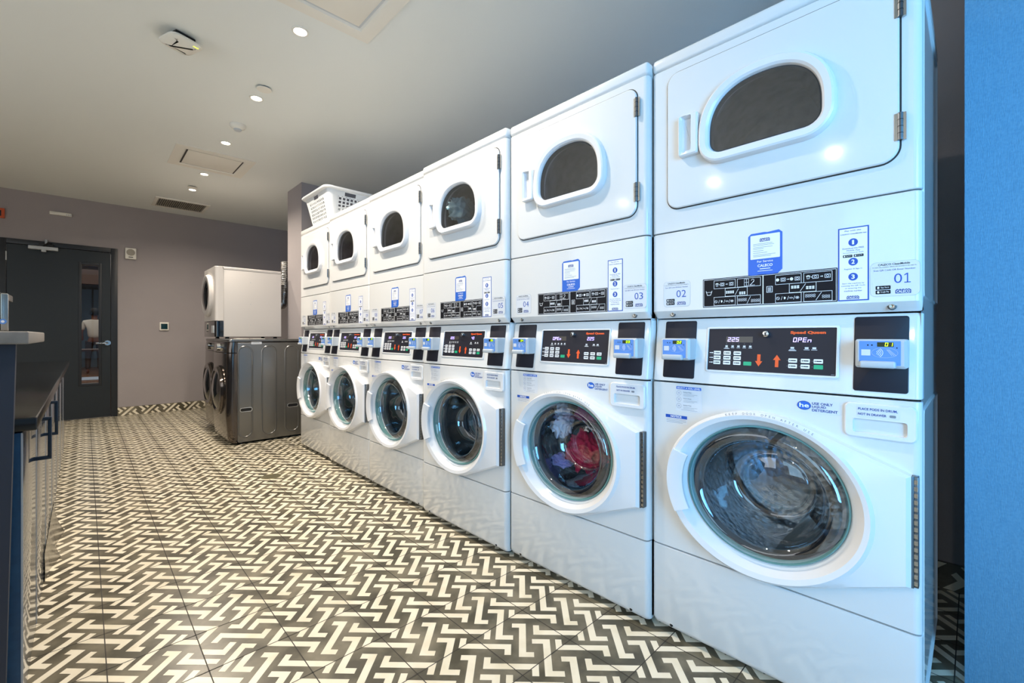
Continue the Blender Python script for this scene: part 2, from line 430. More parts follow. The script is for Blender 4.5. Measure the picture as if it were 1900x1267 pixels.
h.box(-1.80, -1.68, YB-.05, YB-.012, 2.072, 2.10, 'black', .004); h.tube([(-1.74, YB-.03, 2.10), (-1.74, YB-.03, 2.15)], .012, 'greyplastic')
h.tube([(-1.76, YB-.05, 2.07), (-1.72, YB-.09, 2.11), (-1.70, YB-.03, 2.11)], .007, 'black')
h.build('door_closer', door, 'silver hydraulic closer arm')
for z in (1.93, .25):
    MB().tube([(LX0-.004, YB-.006, z-.05), (LX0-.004, YB-.006, z+.05)], .007, 'greyplastic').build('door_hinge', door)

# ---- hall beyond the door, seen through the narrow glass
M['hallfloor'] = mat('hall_wood_floor', '#7d5233', .25, noise=(3, '#94643f', .3, .7))
M['hallwall'] = mat('hall_wall', '#8d8a86', .7)
M['hallblue'] = mat('hall_blue_brick', '#6f8494', .6, noise=(5, '#74899c', .35, .7))
M['beam'] = mat('brown_beam', '#4a3020', .5)
hl = MB().box(-3.6, 1.0, YB+.14, 20, -.12, 0, 'hallfloor'); struct('floor_hall', hl)
struct('ceiling_hall', MB().box(-3.6, 1.0, YB+.14, 20, 2.95, 3.05, 'ceil'))
struct('wall_hall_far', MB().box(-3.6, 1.0, 20, 20.1, 0, 2.95, 'hallblue'))
struct('wall_hall_left', MB().box(-3.7, -3.6, YB+.14, 20.1, 0, 2.95, 'hallwall'))
struct('wall_hall_right', MB().box(1.0, 1.1, YB+.14, 20.1, 0, 2.95, 'hallwall'))
struct('trim_beam', MB().box(-3.6, 1.0, 16.8, 17.1, 2.45, 2.945, 'beam'))
t = empty('dining_table', (-1.5, 12.6, 0), 0, 'brown wooden table in the hall seen through the door glass', 'table')
MB().box(-.5, .5, -.35, .35, .71, .75, 'beam', .006).build('tabletop', t)
for sx in (-.42, .42):
    for sy in (-.28, .28): MB().box(sx-.03, sx+.03, sy-.03, sy+.03, 0, .71, 'beam').build('leg', t)
M['runner'] = mat('pale_blue_runner', '#b9c8dc', .6)
tag(MB().box(-1.62, -1.12, 14.0, 14.9, .0, .02, 'runner', .005).build('floor_mat'), 'pale blue mat on the brown hall floor beyond the door glass', 'mat')

def person():
    p = empty('person', (-1.22, 16.2, 0), pi, 'person in a cream top and dark trousers standing in the hall beyond the door', 'person')
    M['skin'] = mat('skin', '#7a4d37', .6); M['shirt'] = mat('cream_shirt', '#d9d2c4', .8); M['trousers'] = mat('dark_trousers', '#3a2c26', .8); M['hair'] = mat('dark_hair', '#17120f', .7)
    me = bpy.data.meshes.new('body')
    V = [((0, 0, .93), .085), ((0, 0, 1.12), .085), ((0, 0, 1.34), .11), ((0, 0, 1.47), .06), ((0, -.01, 1.55), .065), ((0, -.02, 1.66), .085),
         ((-.19, 0, 1.38), .058), ((-.24, -.02, 1.12), .044), ((-.19, -.20, .98), .034), ((.19, 0, 1.38), .058), ((.25, -.01, 1.12), .044), ((.23, -.12, .90), .034),
         ((-.10, 0, .86), .07), ((-.11, -.01, .48), .052), ((-.11, .02, .09), .042), ((-.11, -.12, .035), .032), ((.10, 0, .86), .07), ((.12, -.02, .48), .052), ((.13, .03, .09), .042), ((.13, -.11, .035), .032)]
    E_ = [(0, 1), (1, 2), (2, 3), (3, 4), (4, 5), (2, 6), (6, 7), (7, 8), (2, 9), (9, 10), (10, 11), (0, 12), (12, 13), (13, 14), (14, 15), (0, 16), (16, 17), (17, 18), (18, 19)]
    def skinned(name, V, E_, m, root=0, lab=None):
        me = bpy.data.meshes.new(name); me.from_pydata([v for v, r in V], E_, []); me.materials.append(m)
        o = bpy.data.objects.new(name, me); C.objects.link(o); o.parent = p
        md = o.modifiers.new('skin', 'SKIN'); md.use_smooth_shade = True
        for i, (v, r) in enumerate(V): me.skin_vertices[0].data[i].radius = (r, r*.85)
        me.skin_vertices[0].data[root].use_root = True
        s2 = o.modifiers.new('sub', 'SUBSURF'); s2.levels = 1; s2.render_levels = 2
        if lab: o['label'] = lab
        return o
    me.skin_vertices.clear() if False else None
    for nm, vv, ee, mm in (('body', V, E_, M['skin']),
            ('shirt', [((0, 0, .93), .155), ((0, 0, 1.12), .145), ((0, 0, 1.34), .175), ((0, 0, 1.46), .075), ((-.19, 0, 1.38), .078), ((-.235, -.02, 1.16), .064), ((.19, 0, 1.38), .078), ((.245, -.01, 1.16), .064)], [(0, 1), (1, 2), (2, 3), (2, 4), (4, 5), (2, 6), (6, 7)], M['shirt']),
            ('trousers', [((0, 0, .95), .15), ((-.10, 0, .84), .11), ((-.11, -.01, .48), .08), ((-.11, .02, .12), .065), ((.10, 0, .84), .11), ((.12, -.02, .48), .08), ((.13, .03, .12), .065)], [(0, 1), (1, 2), (2, 3), (0, 4), (4, 5), (5, 6)], M['trousers'])):
        me = bpy.data.meshes.new(nm); me.from_pydata([v for v, r in vv], ee, []); me.materials.append(mm)
        o = bpy.data.objects.new(nm, me); C.objects.link(o); o.parent = p
        bm = bmesh.new(); bm.from_mesh(me); ly = bm.verts.layers.skin.verify()
        for i, q in enumerate(bm.verts): q[ly].radius = (vv[i][1], vv[i][1]*.85); q[ly].use_root = (i == 0)
        bm.to_mesh(me); bm.free()
        md = o.modifiers.new('skin', 'SKIN'); md.use_smooth_shade = True
        sb = o.modifiers.new('sub', 'SUBSURF'); sb.levels = 1; sb.render_levels = 2
    hb = MB(); hb.lathe([(.0, .115), (.05, .108), (.09, .07), (.105, .02), (.10, -.05), (.085, -.08)], 'hair', 20, (0, .012, 1.655), 'z', .95, 1.05); hb.build('hair', p)
person()

# ================================================================== STACKED WASHER / DRYER UNITS
WD = .700
def fpanel(m, mt, u0, u1, prof, yb, r, bev=.002, hole=None, holec=None, nr=5):
    """front panel: rounded vertical corners, front depth varies with height (prof = [(z, y), ...])"""
    zs = [(prof[0][0], prof[0][1], bev)] + [(prof[0][0]+bev, prof[0][1], 0)] + [(z, y, 0) for z, y in prof[1:-1]] + [(prof[-1][0]-bev, prof[-1][1], 0), (prof[-1][0], prof[-1][1], bev)]
    loops = []
    for z, yf, ins in zs:
        a, b, y = u0+ins, u1-ins, yf+ins; L = [(a, yb, z)]
        for i in range(nr+1):
            t = pi+pi/2*i/nr; L.append((a+r+r*math.cos(t), y+r+r*math.sin(t), z))
        for i in range(nr+1):
            t = 1.5*pi+pi/2*i/nr; L.append((b-r+r*math.cos(t), y+r+r*math.sin(t), z))
        L.append((b, yb, z)); loops.append(L)
    n = len(loops[0]); fi = nr+1     # front segment index fi -> fi+1
    v = [p for l in loops for p in l]; f = []
    for i in range(len(loops)-1):
        for j in range(n-1):
            if hole and j == fi and 0 < i < len(loops)-2: continue
            a = i*n+j; f.append((a, a+1, a+1+n, a+n))
    f.append(tuple(range(n))); f.append(tuple(range((len(loops)-1)*n, len(loops)*n)))
    m.add(v, f, mt)
    if hole:
        rect = [(u0+r, prof[0][0]+bev), (u1-r, prof[0][0]+bev), (u1-r, prof[-1][0]-bev), (u0+r, prof[-1][0]-bev)]
        yf = prof[0][1]
        A, B = polar([rect, hole], holec, 96, rect)
        m.loft([at_y(A, yf), at_y(B, yf), at_y(B, yf+.02)], mt)
    return m
GC = (.352, .563)                       # washer glass centre
GE = ell(GC[0], GC[1], .2145, .196, 96)
def EL(a, b, y, dx=0, dz=0, n=96): return [(GC[0]+dx+a*math.cos(2*pi*i/n), y, GC[1]+dz+b*math.sin(2*pi*i/n)) for i in range(n)]
# dryer window outline
wc = (.354, 1.68)
def winshape(hw=.148, zb=1.595, zs=1.655, zt=1.795, rb=.038, n=40):
    P = []
    for i in range(7): t = math.radians(180+90*i/6); P.append((wc[0]-hw+rb+rb*math.cos(t), zb+rb+rb*math.sin(t)))
    for i in range(7): t = math.radians(270+90*i/6); P.append((wc[0]+hw-rb+rb*math.cos(t), zb+rb+rb*math.sin(t)))
    for i in range(n+1):
        t = pi*i/n; c_, s_ = math.cos(t), math.sin(t); e = 2/2.35
        P.append((wc[0]+hw*math.copysign(abs(c_)**e, c_), zs+(zt-zs)*abs(s_)**e))
    return P
WIN = winshape()

def curve_text(d, sv, cx, cz, a, b, a0, a1, hgt, m, l=1, bold=0.0):
    n = len(sv)
    for i, ch in enumerate(sv):
        if ch == ' ': continue
        t = a0+(a1-a0)*i/(n-1); x, z = cx+a*math.cos(t), cz+b*math.sin(t); rot = math.atan2(b*math.cos(t), -a*math.sin(t))+pi
        v, f, x0, x1, y0, y1 = glyphs(ch, bold); k = hgt/.72; cr, sr = math.cos(rot), math.sin(rot); w = (x0+x1)/2
        d.add([d.P(x+((p[0]-w)*cr-p[1]*sr)*k, z+((p[0]-w)*sr+p[1]*cr)*k, l) for p in v], f, m)

def caleco(d, u0, u1, z0, z1, l=2):
    """blue skyline badge with white lettering"""
    w, h = u1-u0, z1-z0; P = [(u0, z0), (u1, z0), (u1, z0+h*.75)]
    for i, k in enumerate((.95, .85, .78, .70, .6, .5, .4, .3, .22, .12, .04)): P.append((u0+w*k, z0+h*(1.0 if i % 2 else .82)))
    P.append((u0, z0+h*.7)); d.poly(P, 'navytxt', l); d.text('CALECO', u0+w*.06, u1-w*.06, z0+h*.12, z0+h*.72, 'paper', l+1, .02)
def badge(d, u0, u1, z0, z1, sv, l=2):
    d.rr(u0, u1, z0, z1, (z1-z0)*.15, 'darktxt', l); h = z1-z0; d.ell(u0+h*.55, (z0+z1)/2, h*.25, h*.3, 'paper', l+1, 10)
    d.text(sv, u0+h*1.0, u1-h*.3, z0+h*.25, z1-h*.25, 'paper', l+1)

def make_proto():
    root = empty('stacked_washer_dryer', (0, 0, 0), -pi/2)
    # cabinet shell, open at the front
    m = MB(); a, b, y0, y1, z0, z1 = .004, WD-.004, .028, .665, .022, 1.975
    v = [(a, y0, z0), (b, y0, z0), (b, y0, z1), (a, y0, z1), (a, y1, z0), (b, y1, z0), (b, y1, z1), (a, y1, z1)]
    m.add(v, [(0, 4, 7, 3), (1, 2, 6, 5), (4, 5, 6, 7), (0, 1, 5, 4), (3, 7, 6, 2)], 'enamel')
    m.box(a, b, y0+.006, y0+.03, 1.085, 1.375, 'enamel'); m.box(a, b, y0+.006, y0+.03, .03, .30, 'enamel')
    # pressed frames on both side walls
    for x, sx in ((b, 1), (a, -1)):
        for zz0, zz1 in ((.06, .84), (1.12, 1.94)):
            P = rrect(.06, .64, zz0, zz1, .02); Q = offset(P, -.01)
            m.loft([[(x, p[0], p[1]) for p in P], [(x+sx*.004, p[0], p[1]) for p in offset(P, -.004)], [(x+sx*.004, p[0], p[1]) for p in Q], [(x, p[0], p[1]) for p in offset(Q, -.004)]], 'enamel')
    m.build('cabinet', root)
    fpanel(MB(), 'enamel', 0, WD, [(.024, .010), (.043, .0), (.300, 0)], .028, .016).build('kick_panel', root)
    fpanel(MB(), 'enamel', 0, WD, [(.304, 0), (.864, 0)], .028, .016, hole=GE, holec=GC).build('washer_front_panel', root)
    fpanel(MB(), 'enamel', 0, WD, [(.869, .0), (.885, .002), (1.070, .027), (1.080, .030)], .06, .016).build('control_panel', root)
    fpanel(MB(), 'enamel', 0, WD, [(1.084, .022), (1.108, .0), (1.374, 0)], .028, .016).build('dryer_lower_panel', root)
    fpanel(MB(), 'enamel', 0, WD, [(1.378, 0), (1.938, 0)], .028, .016, hole=offset(WIN, .004), holec=wc).build('dryer_front_frame', root)
    m = MB(); m.box(0, WD, 0, .66, 1.942, 1.987, 'enamel', .012); m.build('top_cap', root)
    for sx in (.05, .65):
        for sy in (.06, .62): MB().lathe([(.0, 0), (.02, 0), (.02, .008), (.008, .01), (.008, .03)], 'black', 12, (sx, sy, 0)).build('levelling_foot', root)
    for u, z in ((.070, .038), (.632, .038)):
        m = MB(); m.lathe([(.0055, -.001), (.0045, -.003), (.002, -.003), (.0, -.001)], 'black', 12, (u, .003, z), 'y'); m.build('screw', root)
    for u, z in ((.072, 1.097), (.644, 1.097)):
        m = MB(); m.lathe([(.0065, .0), (.0055, -.004), (.003, -.004), (.0, -.002)], 'steel', 14, (u, .009, z), 'y')
        m.lathe([(.0095, .001), (.0070, .0)], 'seal', 14, (u, .009, z), 'y'); m.build('screw', root)

    # ---------------- washer door
    hing = [(.682, .425), (.682, .689)]
    N = 96; D = []
    E0 = ell(GC[0]-.006, GC[1]-.005, .275, .243, N); cc = (GC[0]-.006, GC[1]-.005)
    def tang(px, pz, up):
        best = None
        for q in E0:
            s_ = (q[1]-pz)/(px-q[0]+1e-6) if q[0] < px-.03 else None
            if s_ is None: continue
            if q[1] > cc[1] and up and (best is None or s_ > best[0]): best = (s_, q)
            if q[1] < cc[1] and not up and (best is None or s_ < best[0]): best = (s_, q)
        return best[1]
    tu, tl = tang(.682, .689, True), tang(.682, .425, False)
    poly = [q for q in E0 if not (q[0] > min(tu[0], tl[0]) and tl[1] + (q[0]-tl[0])*(.425-tl[1])/(.682-tl[0]) <= q[1] <= tu[1] + (q[0]-tu[0])*(.689-tu[1])/(.682-tu[0]) and q[0] > cc[0])]
    poly = sorted(poly+[tu, tl]+hing, key=lambda p: math.atan2(p[1]-cc[1], p[0]-cc[0]))
    def ring(P, y): return at_y(P, y)
    ang = sorted(set([round(2*pi*i/N, 5) for i in range(N)] + [round(math.atan2(p[1]-cc[1], p[0]-cc[0]) % (2*pi), 5) for p in hing]))
    def RP(P): return [ray(P, cc, a_) for a_ in ang]
    def ydoor(p, y, yh):       # the hinge wing sits lower than the disc
        k = min(1, max(0, (p[0]-(cc[0]+.15))/.18)); return y*(1-k)+yh*k
    Dp = RP(poly)
    def shr(P, f): return [(cc[0]+(p[0]-cc[0])*f, cc[1]+(p[1]-cc[1])*f) for p in P]
    E1 = RP(ell(cc[0]+.000, cc[1], .272, .242, N)); E2 = RP(ell(cc[0]+.002, cc[1]+.003, .262, .232, N)); E3 = RP(ell(GC[0], GC[1], .246, .219, N)); E4 = RP(GE); E4b = RP(offset(GE, .004))
    Ds = shr(Dp, .974)
    E1 = [min((e, d_), key=lambda q: (q[0]-cc[0])**2+(q[1]-cc[1])**2) for e, d_ in zip(E1, shr(Dp, .965))]
    L = [[(p[0], 0.0, p[1]) for p in Dp], [(p[0], ydoor(p, -.034, -.026), p[1]) for p in Dp], [(p[0], ydoor(p, -.043, -.036), p[1]) for p in Ds],
         [(p[0], ydoor(p, -.050, -.043), p[1]) for p in E1], at_y(E2, -.056), at_y(E3, -.053), at_y(E4b, -.020), at_y(E4, -.014), at_y(E4, .012)]
    m = MB(); m.loft(L, 'doorplastic'); wdoor = m.build('washer_door', root, angle=28)
    # grip bridging the dish on the left
    m = MB(); a0, a1 = pi-.40, pi+.46; n = 16
    def gp(t, k, y): return (GC[0]+(.2145+k)*math.cos(t), y, GC[1]+(.196+k*.86)*math.sin(t))
    secs = []
    for i in range(n+1):
        t = a0+(a1-a0)*i/n; secs.append([gp(t, .058, -.048), gp(t, .052, -.062), gp(t, .012, -.060), gp(t, .004, -.055), gp(t, .004, -.046), gp(t, .05, -.048)])
    m.loft(secs, 'doorplastic', True, True); m.build('door_grip', wdoor)
    m = MB(); m.lathe([(1.0, .012), (1.0, -.018), (.985, -.022), (.972, -.016), (.97, .01)], 'tealseal', 72, (GC[0], 0, GC[1]), 'y', .2145, .196); m.build('glass_rim', wdoor)
    m = MB(); m.lathe([(.975, -.016), (.94, -.030), (.87, -.038), (.80, -.034), (.74, -.010), (.70, .03), (.64, .075), (.56, .105), (.48, .118), (.44, .112), (.40, .108), (.2, .104), (.0, .102)], 'glass', 72, (GC[0], 0, GC[1]), 'y', .2145, .196)
    m.build('glass_bowl', wdoor, angle=80)
    m = MB(); m.box(.683, .695, -.020, .001, .425, .689, 'hinge', .002)
    for i in range(16): m.box(.6845, .6935, -.0225, -.019, .431+i*.0160, .431+i*.0160+.010, 'steel')
    m.tube([(.683, -.022, .425), (.683, -.022, .689)], .004, 'hinge', 8); m.build('door_hinge', wdoor, 'steel piano hinge')
    d = Decal(lambda z: -.0565); curve_text(d, 'KEEP DOOR OPEN AFTER USE', GC[0], GC[1]+.004, .258, .229, math.radians(108), math.radians(58), .0062, 'greytxt', 1, .01); d.build('printed_notice', wdoor)
    # drum
    m = MB(); m.lathe([(1.0, .02), (.97, .05), (1.02, .07)], 'seal', 64, (GC[0], 0, GC[1]), 'y', .2145, .196); m.build('door_gasket', root)
    m = MB(); m.lathe([(1.02, .07), (1.25, .085), (1.27, .12), (1.27, .46), (1.2, .48), (.6, .48), (.5, .465), (.0, .465)], 'drum', 64, (GC[0], 0, GC[1]), 'y', .2125, .202)
    for k in range(3):
        t = math.radians(35+120*k); c_, s_ = math.cos(t), math.sin(t); P = []
        for y in (.13, .44): P += [(GC[0]+.265*c_-.05*s_, y, GC[1]+.25*s_+.05*c_), (GC[0]+.19*c_, y, GC[1]+.18*s_), (GC[0]+.265*c_+.05*s_, y, GC[1]+.25*s_-.05*c_)]
        m.add(P, [(0, 1, 4, 3), (1, 2, 5, 4), (0, 2, 1), (3, 4, 5)], 'steel')
    m.build('wash_drum', root)

    # ---------------- detergent drawer
    m = MB(); O = rrect(.550, .692, .764, .852, .014); H = rrect(.568, .674, .776, .812, .006); c_ = (.621, .794)
    A, A2, B = polar([O, offset(O, -.003), H], c_, 64, O+H)
    m.loft([at_y(A, 0), at_y(A, -.006), at_y(A2, -.009), at_y(B, -.009)], 'plastic')
    B2 = [(p[0]*.96+c_[0]*.04, p[1]*.9+.800*.1) for p in B]
    m.loft([at_y(B, -.009), [(p[0], .024 if p[1] > .79 else .004, p[1]) for p in B2]], 'plastic', cap1=True)
    dr = m.build('detergent_drawer', root)
    d = Decal(lambda z: -.009); d.rr(.576, .660, .8165, .8455, .002, 'white', 1)
    d.text('PLACE PODS IN DRUM,', .579, .656, .8335, .8405, 'navytxt', 2, .02); d.text('NOT IN DRAWER', .579, .635, .8215, .8275, 'navytxt', 2, .02); d.rr(.641, .653, .8212, .8275, .002, 'greytxt', 2)
    d.build('drawer_label', dr)

    # ---------------- stickers on the washer front
    d = Decal(); d.rr(.437, .539, .812, .848, .002, 'white', .6)
    d.ell(.458, .831, .0165, .0122, 'royal', 2, 32); d.ring(.458, .831, .0165, .0122, .0012, 'navytxt', 3, 32); d.text('he', .447, .470, .8255, .8375, 'paper', 3, .02)
    d.text('USE ONLY', .477, .524, .8345, .8415, 'navytxt', 2, .02); d.text('LIQUID', .477, .509, .8255, .8325, 'navytxt', 2, .02); d.text('DETERGENT', .477, .535, .8165, .8235, 'navytxt', 2, .02)
    d.build('detergent_sticker', root, 'round blue he emblem with blue lettering')
    d = Decal(); d.rr(.087, .176, .772, .855, .002, 'white', .6); d.rr(.089, .173, .8445, .854, .002, 'royal', 1); d.text('SELECT A SOIL LEVEL', .092, .170, .8465, .8520, 'paper', 2, .02)
    for z, s_ in ((.832, 'Premium Wash'), (.811, 'Super Wash'), (.789, 'Standard Wash')):
        d.ring(.098, z, .0082, .0082, .0007, 'greytxt', 1, 20); d.ring(.098, z, .0025, .0025, .0008, 'navytxt', 1, 10)
        d.text(s_, .113, .140, z+.001, z+.0055, 'greytxt', 1, .01)
        for k in range(2): d.rect(.113, .160-.01*k, z-.004-.004*k, z-.0033-.004*k, 'greytxt', 1)
    d.rect(.106, .160, .7765, .7772, 'greytxt', 1)
    d.build('soil_level_sticker', root)
    d = Decal(); d.rect(.051, .126, .727, .756, 'white', .6); d.rect(.051, .126, .7455, .756, 'blue', 1); d.text('NOTICE', .069, .107, .7475, .7545, 'paper', 2, .03)
    for k in range(3): d.rect(.054, .123-.012*(k == 2), .7405-.005*k, .7415-.005*k, 'greytxt', 1)
    d.build('notice_sticker', root)

    # ---------------- control fascia
    YP = lambda z: .002+(z-.885)*(.025/.185)
    m = MB(); m.keep = False; P0 = rrect(.183, .536, .908, .053+1.0, .008); P1 = offset(P0, -.003); P2 = rrect(.190, .529, .9155, 1.0455, .002)
    A, B, B2, Cc = polar([P0, P1, offset(P2, .001), P2], (.36, .98), 72, P0+P2)
    f3 = lambda P, d_: [(p[0], YP(p[1])-d_, p[1]) for p in P]
    m.loft([f3(A, 0), f3(A, .002), f3(B, .004), f3(B2, .004), f3(Cc, .001)], 'plastic'); fas = m.build('fascia_frame', root)
    d = Decal(lambda z: YP(z)-.0006)
    d.rect(.190, .529, .9155, 1.0455, 'fascia', 1)
    d.text('Speed Queen', .420, .505, 1.0265, 1.0370, 'orange', 2, .06)
    d.rect(.244, .321, 1.003, 1.021, 'ledback', 2)
    for i, u in enumerate((.246, .264, .281, .298, .315)):
        d.rect(u-.0035, u+.0035, .9885, .9935, 'white', 2); d.rect(u-.005, u+.005, .9855, .9868, 'white', 2); d.ell(u, .9985, .0009, .0009, 'greytxt', 2, 8)
    d.rect(.238, .255, .9830, .9845, 'white', 2)
    for u in (.426, .461, .479): d.rect(u-.0045, u+.0045, .9865, .9915, 'white', 2); d.rect(u-.007, u+.007, .9835, .9848, 'white', 2)
    d.rect(.417, .436, .9805, .9825, 'white', 2)
    def key(u, z, w=.0215, h_=.0115, c_='paper', txt=True):
        d.rr(u, u+w, z, z+h_, .0015, c_, 2)
        if txt: d.rect(u+.006, u+w-.003, z+h_*.4, z+h_*.62, 'darktxt', 3); d.ell(u+.0035, z+h_/2, .0013, .002, 'darktxt', 3, 8)
    for r_ in range(3):
        z = .9640-.0150*r_; d.rect(.195, .203, z+.0045, z+.0065, 'paper', 2); d.poly([(.203, z+.003), (.2065, z+.0055), (.203, z+.008)], 'paper', 2)
        if r_: d.rect(.196, .264, z+.0130, z+.0137, 'greytxt', 2)
        for c_ in range(3): key(.208+.030*c_, z)
    key(.2975, .9335, .0225, .0115, 'green', False)
    for r_ in range(2):
        for c_ in range(3):
            if r_ == 1 and c_ == 2: key(.479, .9318, .0215, .0115, 'green', False)
            else: key(.4175+.0305*c_, .9475-.0157*r_)
            d.ell(.4145+.0305*c_, .953-.0157*r_, .0009, .0009, 'greytxt', 2, 8)
    d.poly([(.3355, .968), (.3445, .968), (.3445, .948), (.3500, .948), (.3400, .9325), (.3300, .948), (.3355, .948)][::-1], 'orange', 2)
    d.poly([(.3835, .9325), (.3925, .9325), (.3925, .953), (.3980, .953), (.3880, .968), (.3780, .953), (.3835, .953)], 'orange', 2)
    d.rect(.519, .527, .918, .9195, 'greytxt', 2)
    d.build('keypad', fas, 'charcoal keypad with orange arrows and white keys')
    m = MB(); m.lathe([(.0, -.016), (.006, -.017), (.0085, -.016), (.0095, -.012), (.0095, 0)], 'chrome', 24, (.359, YP(1.029), 1.029), 'y'); m.box(.357, .361, YP(1.029)-.018, YP(1.029)-.015, 1.024, 1.034, 'black'); m.build('key_lock', fas, 'round chrome key lock')
    for u in (.040, .567):
        m = MB(); P0 = rrect(u, u+.108, .882, 1.073, .006)
        m.loft([f3(P0, 0), f3(P0, .0018), f3(offset(P0, -.001), .0024)], 'fascia', cap1=True)
        m.build('reader_back_plate', root)
        b_ = u+.011; m = MB()
        P0 = rrect(b_-.002, b_+.098, .944, 1.015, .006); P1 = offset(P0, -.003)
        yy = -.034; m.loft([[(p[0], .02, p[1]) for p in P0], [(p[0], yy+.006, p[1]) for p in P0], [(p[0], yy, p[1]) for p in offset(P0, -.006)]], 'greyplastic', cap1=True)
        rd = m.build('card_reader', root, 'blue-faced contactless card reader')
        d = Decal(lambda z: yy); d.rect(b_+.007, b_+.086, .9515, 1.0105, 'readerblue', 1); d.rect(b_+.042, b_+.073, .9965, 1.0075, 'ledbackg', 2)
        for q in (.024, .032): d.ell(b_+q, 1.0005, .0017, .0017, 'darktxt', 2, 10)
        d.ell(b_+.079, .994, .0015, .0015, 'darktxt', 2, 10)
        d.rect(b_+.011, b_+.029, .9745, .9895, 'white', 2)
        for k in range(4): d.ring(b_+.038, .982, .005+.0035*k, .005+.0028*k, .0011, 'paper', 2, 8, -.9, .9)
        d.ring(b_+.056, .982, .025, .0125, .0004, 'white', 2, 32)
        for q in (0, .004, .008): d.line((b_+.060+q*.5, .990), (b_+.070+q, .975), .0007, 'white', 2)
        d.build('reader_face', rd)
        m = MB(); m.box(b_+.008, b_+.078, yy-.012, yy+.01, .944, .9615, 'greyplastic', .005); m.build('card_ledge', rd)

    # ---------------- panel stickers above
    d = Decal()
    P = [(.314, 1.203), (.392, 1.203), (.405, 1.216), (.405, 1.322), (.396, 1.330), (.366, 1.327), (.358, 1.3285), (.322, 1.3275), (.314, 1.320)]
    d.poly(P, 'royal', 1); d.rr(.3205, .399, 1.2505, 1.3215, .002, 'paper', 2); caleco(d, .346, .373, 1.301, 1.3115, 3)
    for k, (w, g_) in enumerate(((.052, 0), (.056, 0), (.052, .003), (.028, .003), (.028, .006), (.038, .009), (.060, .012), (.048, .012))): d.rect(.328, .328+w, 1.2945-.0042*k-g_*.6, 1.2955-.0042*k-g_*.6, 'greytxt', 3)
    d.text('For Service', .339, .381, 1.2400, 1.2460, 'paper', 2, .01); d.text('CALECO', .340, .380, 1.2265, 1.2345, 'paper', 2, .03)
    d.rect(.346, .374, 1.2200, 1.2222, 'paper', 2); d.rect(.340, .380, 1.2140, 1.2155, 'paper', 2)
    d.build('service_sticker', root, 'blue and white service sticker')
    d = Decal(); d.rr(.1785, .5345, 1.1140, 1.2045, .002, 'darktxt', 1); d.frame(.1810, .5320, 1.1165, 1.2020, .0011, 'paper', 2)
    d.rect(.3535, .3560, 1.1175, 1.2010, 'paper', 2)
    for u0, u1, z0, z1 in ((.213, .278, 1.1715, 1.1975), (.283, .3485, 1.1715, 1.1975), (.247, .312, 1.1455, 1.1715), (.213, .278, 1.1185, 1.1455), (.283, .3485, 1.1185, 1.1455),
                           (.387, .452, 1.1705, 1.1980), (.457, .523, 1.1705, 1.1980), (.422, .487, 1.1450, 1.1715), (.387, .452, 1.1180, 1.1450), (.457, .523, 1.1180, 1.1450)):
        d.frame(u0, u1, z0, z1, .0010, 'paper', 2)
    def washer_i(u, z, w=.012): d.frame(u, u+w, z-.005, z+.005, .0011, 'paper', 3); d.ring(u+w/2, z, .0032, .0032, .001, 'paper', 3, 12)
    def shirt(u, z): d.poly([(u, z+.003), (u+.003, z+.005), (u+.007, z+.005), (u+.010, z+.003), (u+.008, z), (u+.008, z-.005), (u+.002, z-.005), (u+.002, z)][::-1], 'paper', 3); d.rect(u+.0032, u+.0068, z-.004, z+.002, 'darktxt', 4)
    def arrow(u, z): d.rect(u, u+.004, z-.0007, z+.0007, 'paper', 3); d.poly([(u+.004, z-.0022), (u+.0065, z), (u+.004, z+.0022)], 'paper', 3)
    def coins(u, z, n_, s_=.0062):
        for k in range(n_): d.rr(u+k*s_, u+k*s_+s_*.82, z, z+.0035, .001, 'paper', 3); d.rr(u+k*s_, u+k*s_+s_*.82, z-.0045, z-.001, .001, 'paper', 3)
    def bead(u, z, n_):
        for k in range(n_): d.ring(u+k*.0062+.0028, z+.0022, .0029, .0022, .0007, 'paper', 3, 10); d.ring(u+k*.0062+.0028, z-.0024, .0029, .0022, .0007, 'paper', 3, 10)
    def misc(u, z):
        d.ring(u+.005, z, .0045, .0045, .0009, 'paper', 3, 14); d.line((u+.002, z+.003), (u+.008, z-.003), .0009, 'paper', 3)
        for q in (.013, .029, .044): d.line((u+q, z-.005), (u+q+.003, z+.005), .0009, 'paper', 3)
        d.poly([(u+.020, z+.004), (u+.024, z+.003), (u+.025, z), (u+.022, z-.004), (u+.020, z-.002)][::-1], 'paper', 3)
        d.ring(u+.038, z, .0045, .002, .0009, 'paper', 3, 12); d.ring(u+.053, z, .0045, .0035, .0009, 'paper', 3, 14); d.ell(u+.053, z, .002, .0018, 'paper', 3, 8)
    shirt(.218, 1.184); d.rect(.229, .231, 1.183, 1.185, 'paper', 3); washer_i(.233, 1.184); arrow(.249, 1.184); washer_i(.260, 1.184)
    d.frame(.303, .316, 1.174, 1.195, .0008, 'paper', 3); d.rect(.309, .310, 1.174, 1.195, 'paper', 3); d.rect(.303, .316, 1.184, 1.185, 'paper', 3)
    d.ring(.327, 1.189, .0042, .0042, .0012, 'paper', 3, 12, -1.5, 3.2); d.line((.330, 1.186), (.320, 1.176), .0014, 'paper', 3); d.rect(.318, .333, 1.1745, 1.1757, 'paper', 3)
    coins(.250, 1.159, 4); d.line((.277, 1.149), (.287, 1.168), .0010, 'paper', 3); coins(.289, 1.154, 3)
    misc(.215, 1.131); bead(.286, 1.133, 4); d.line((.311, 1.121), (.321, 1.142), .0010, 'paper', 3); bead(.322, 1.129, 4)
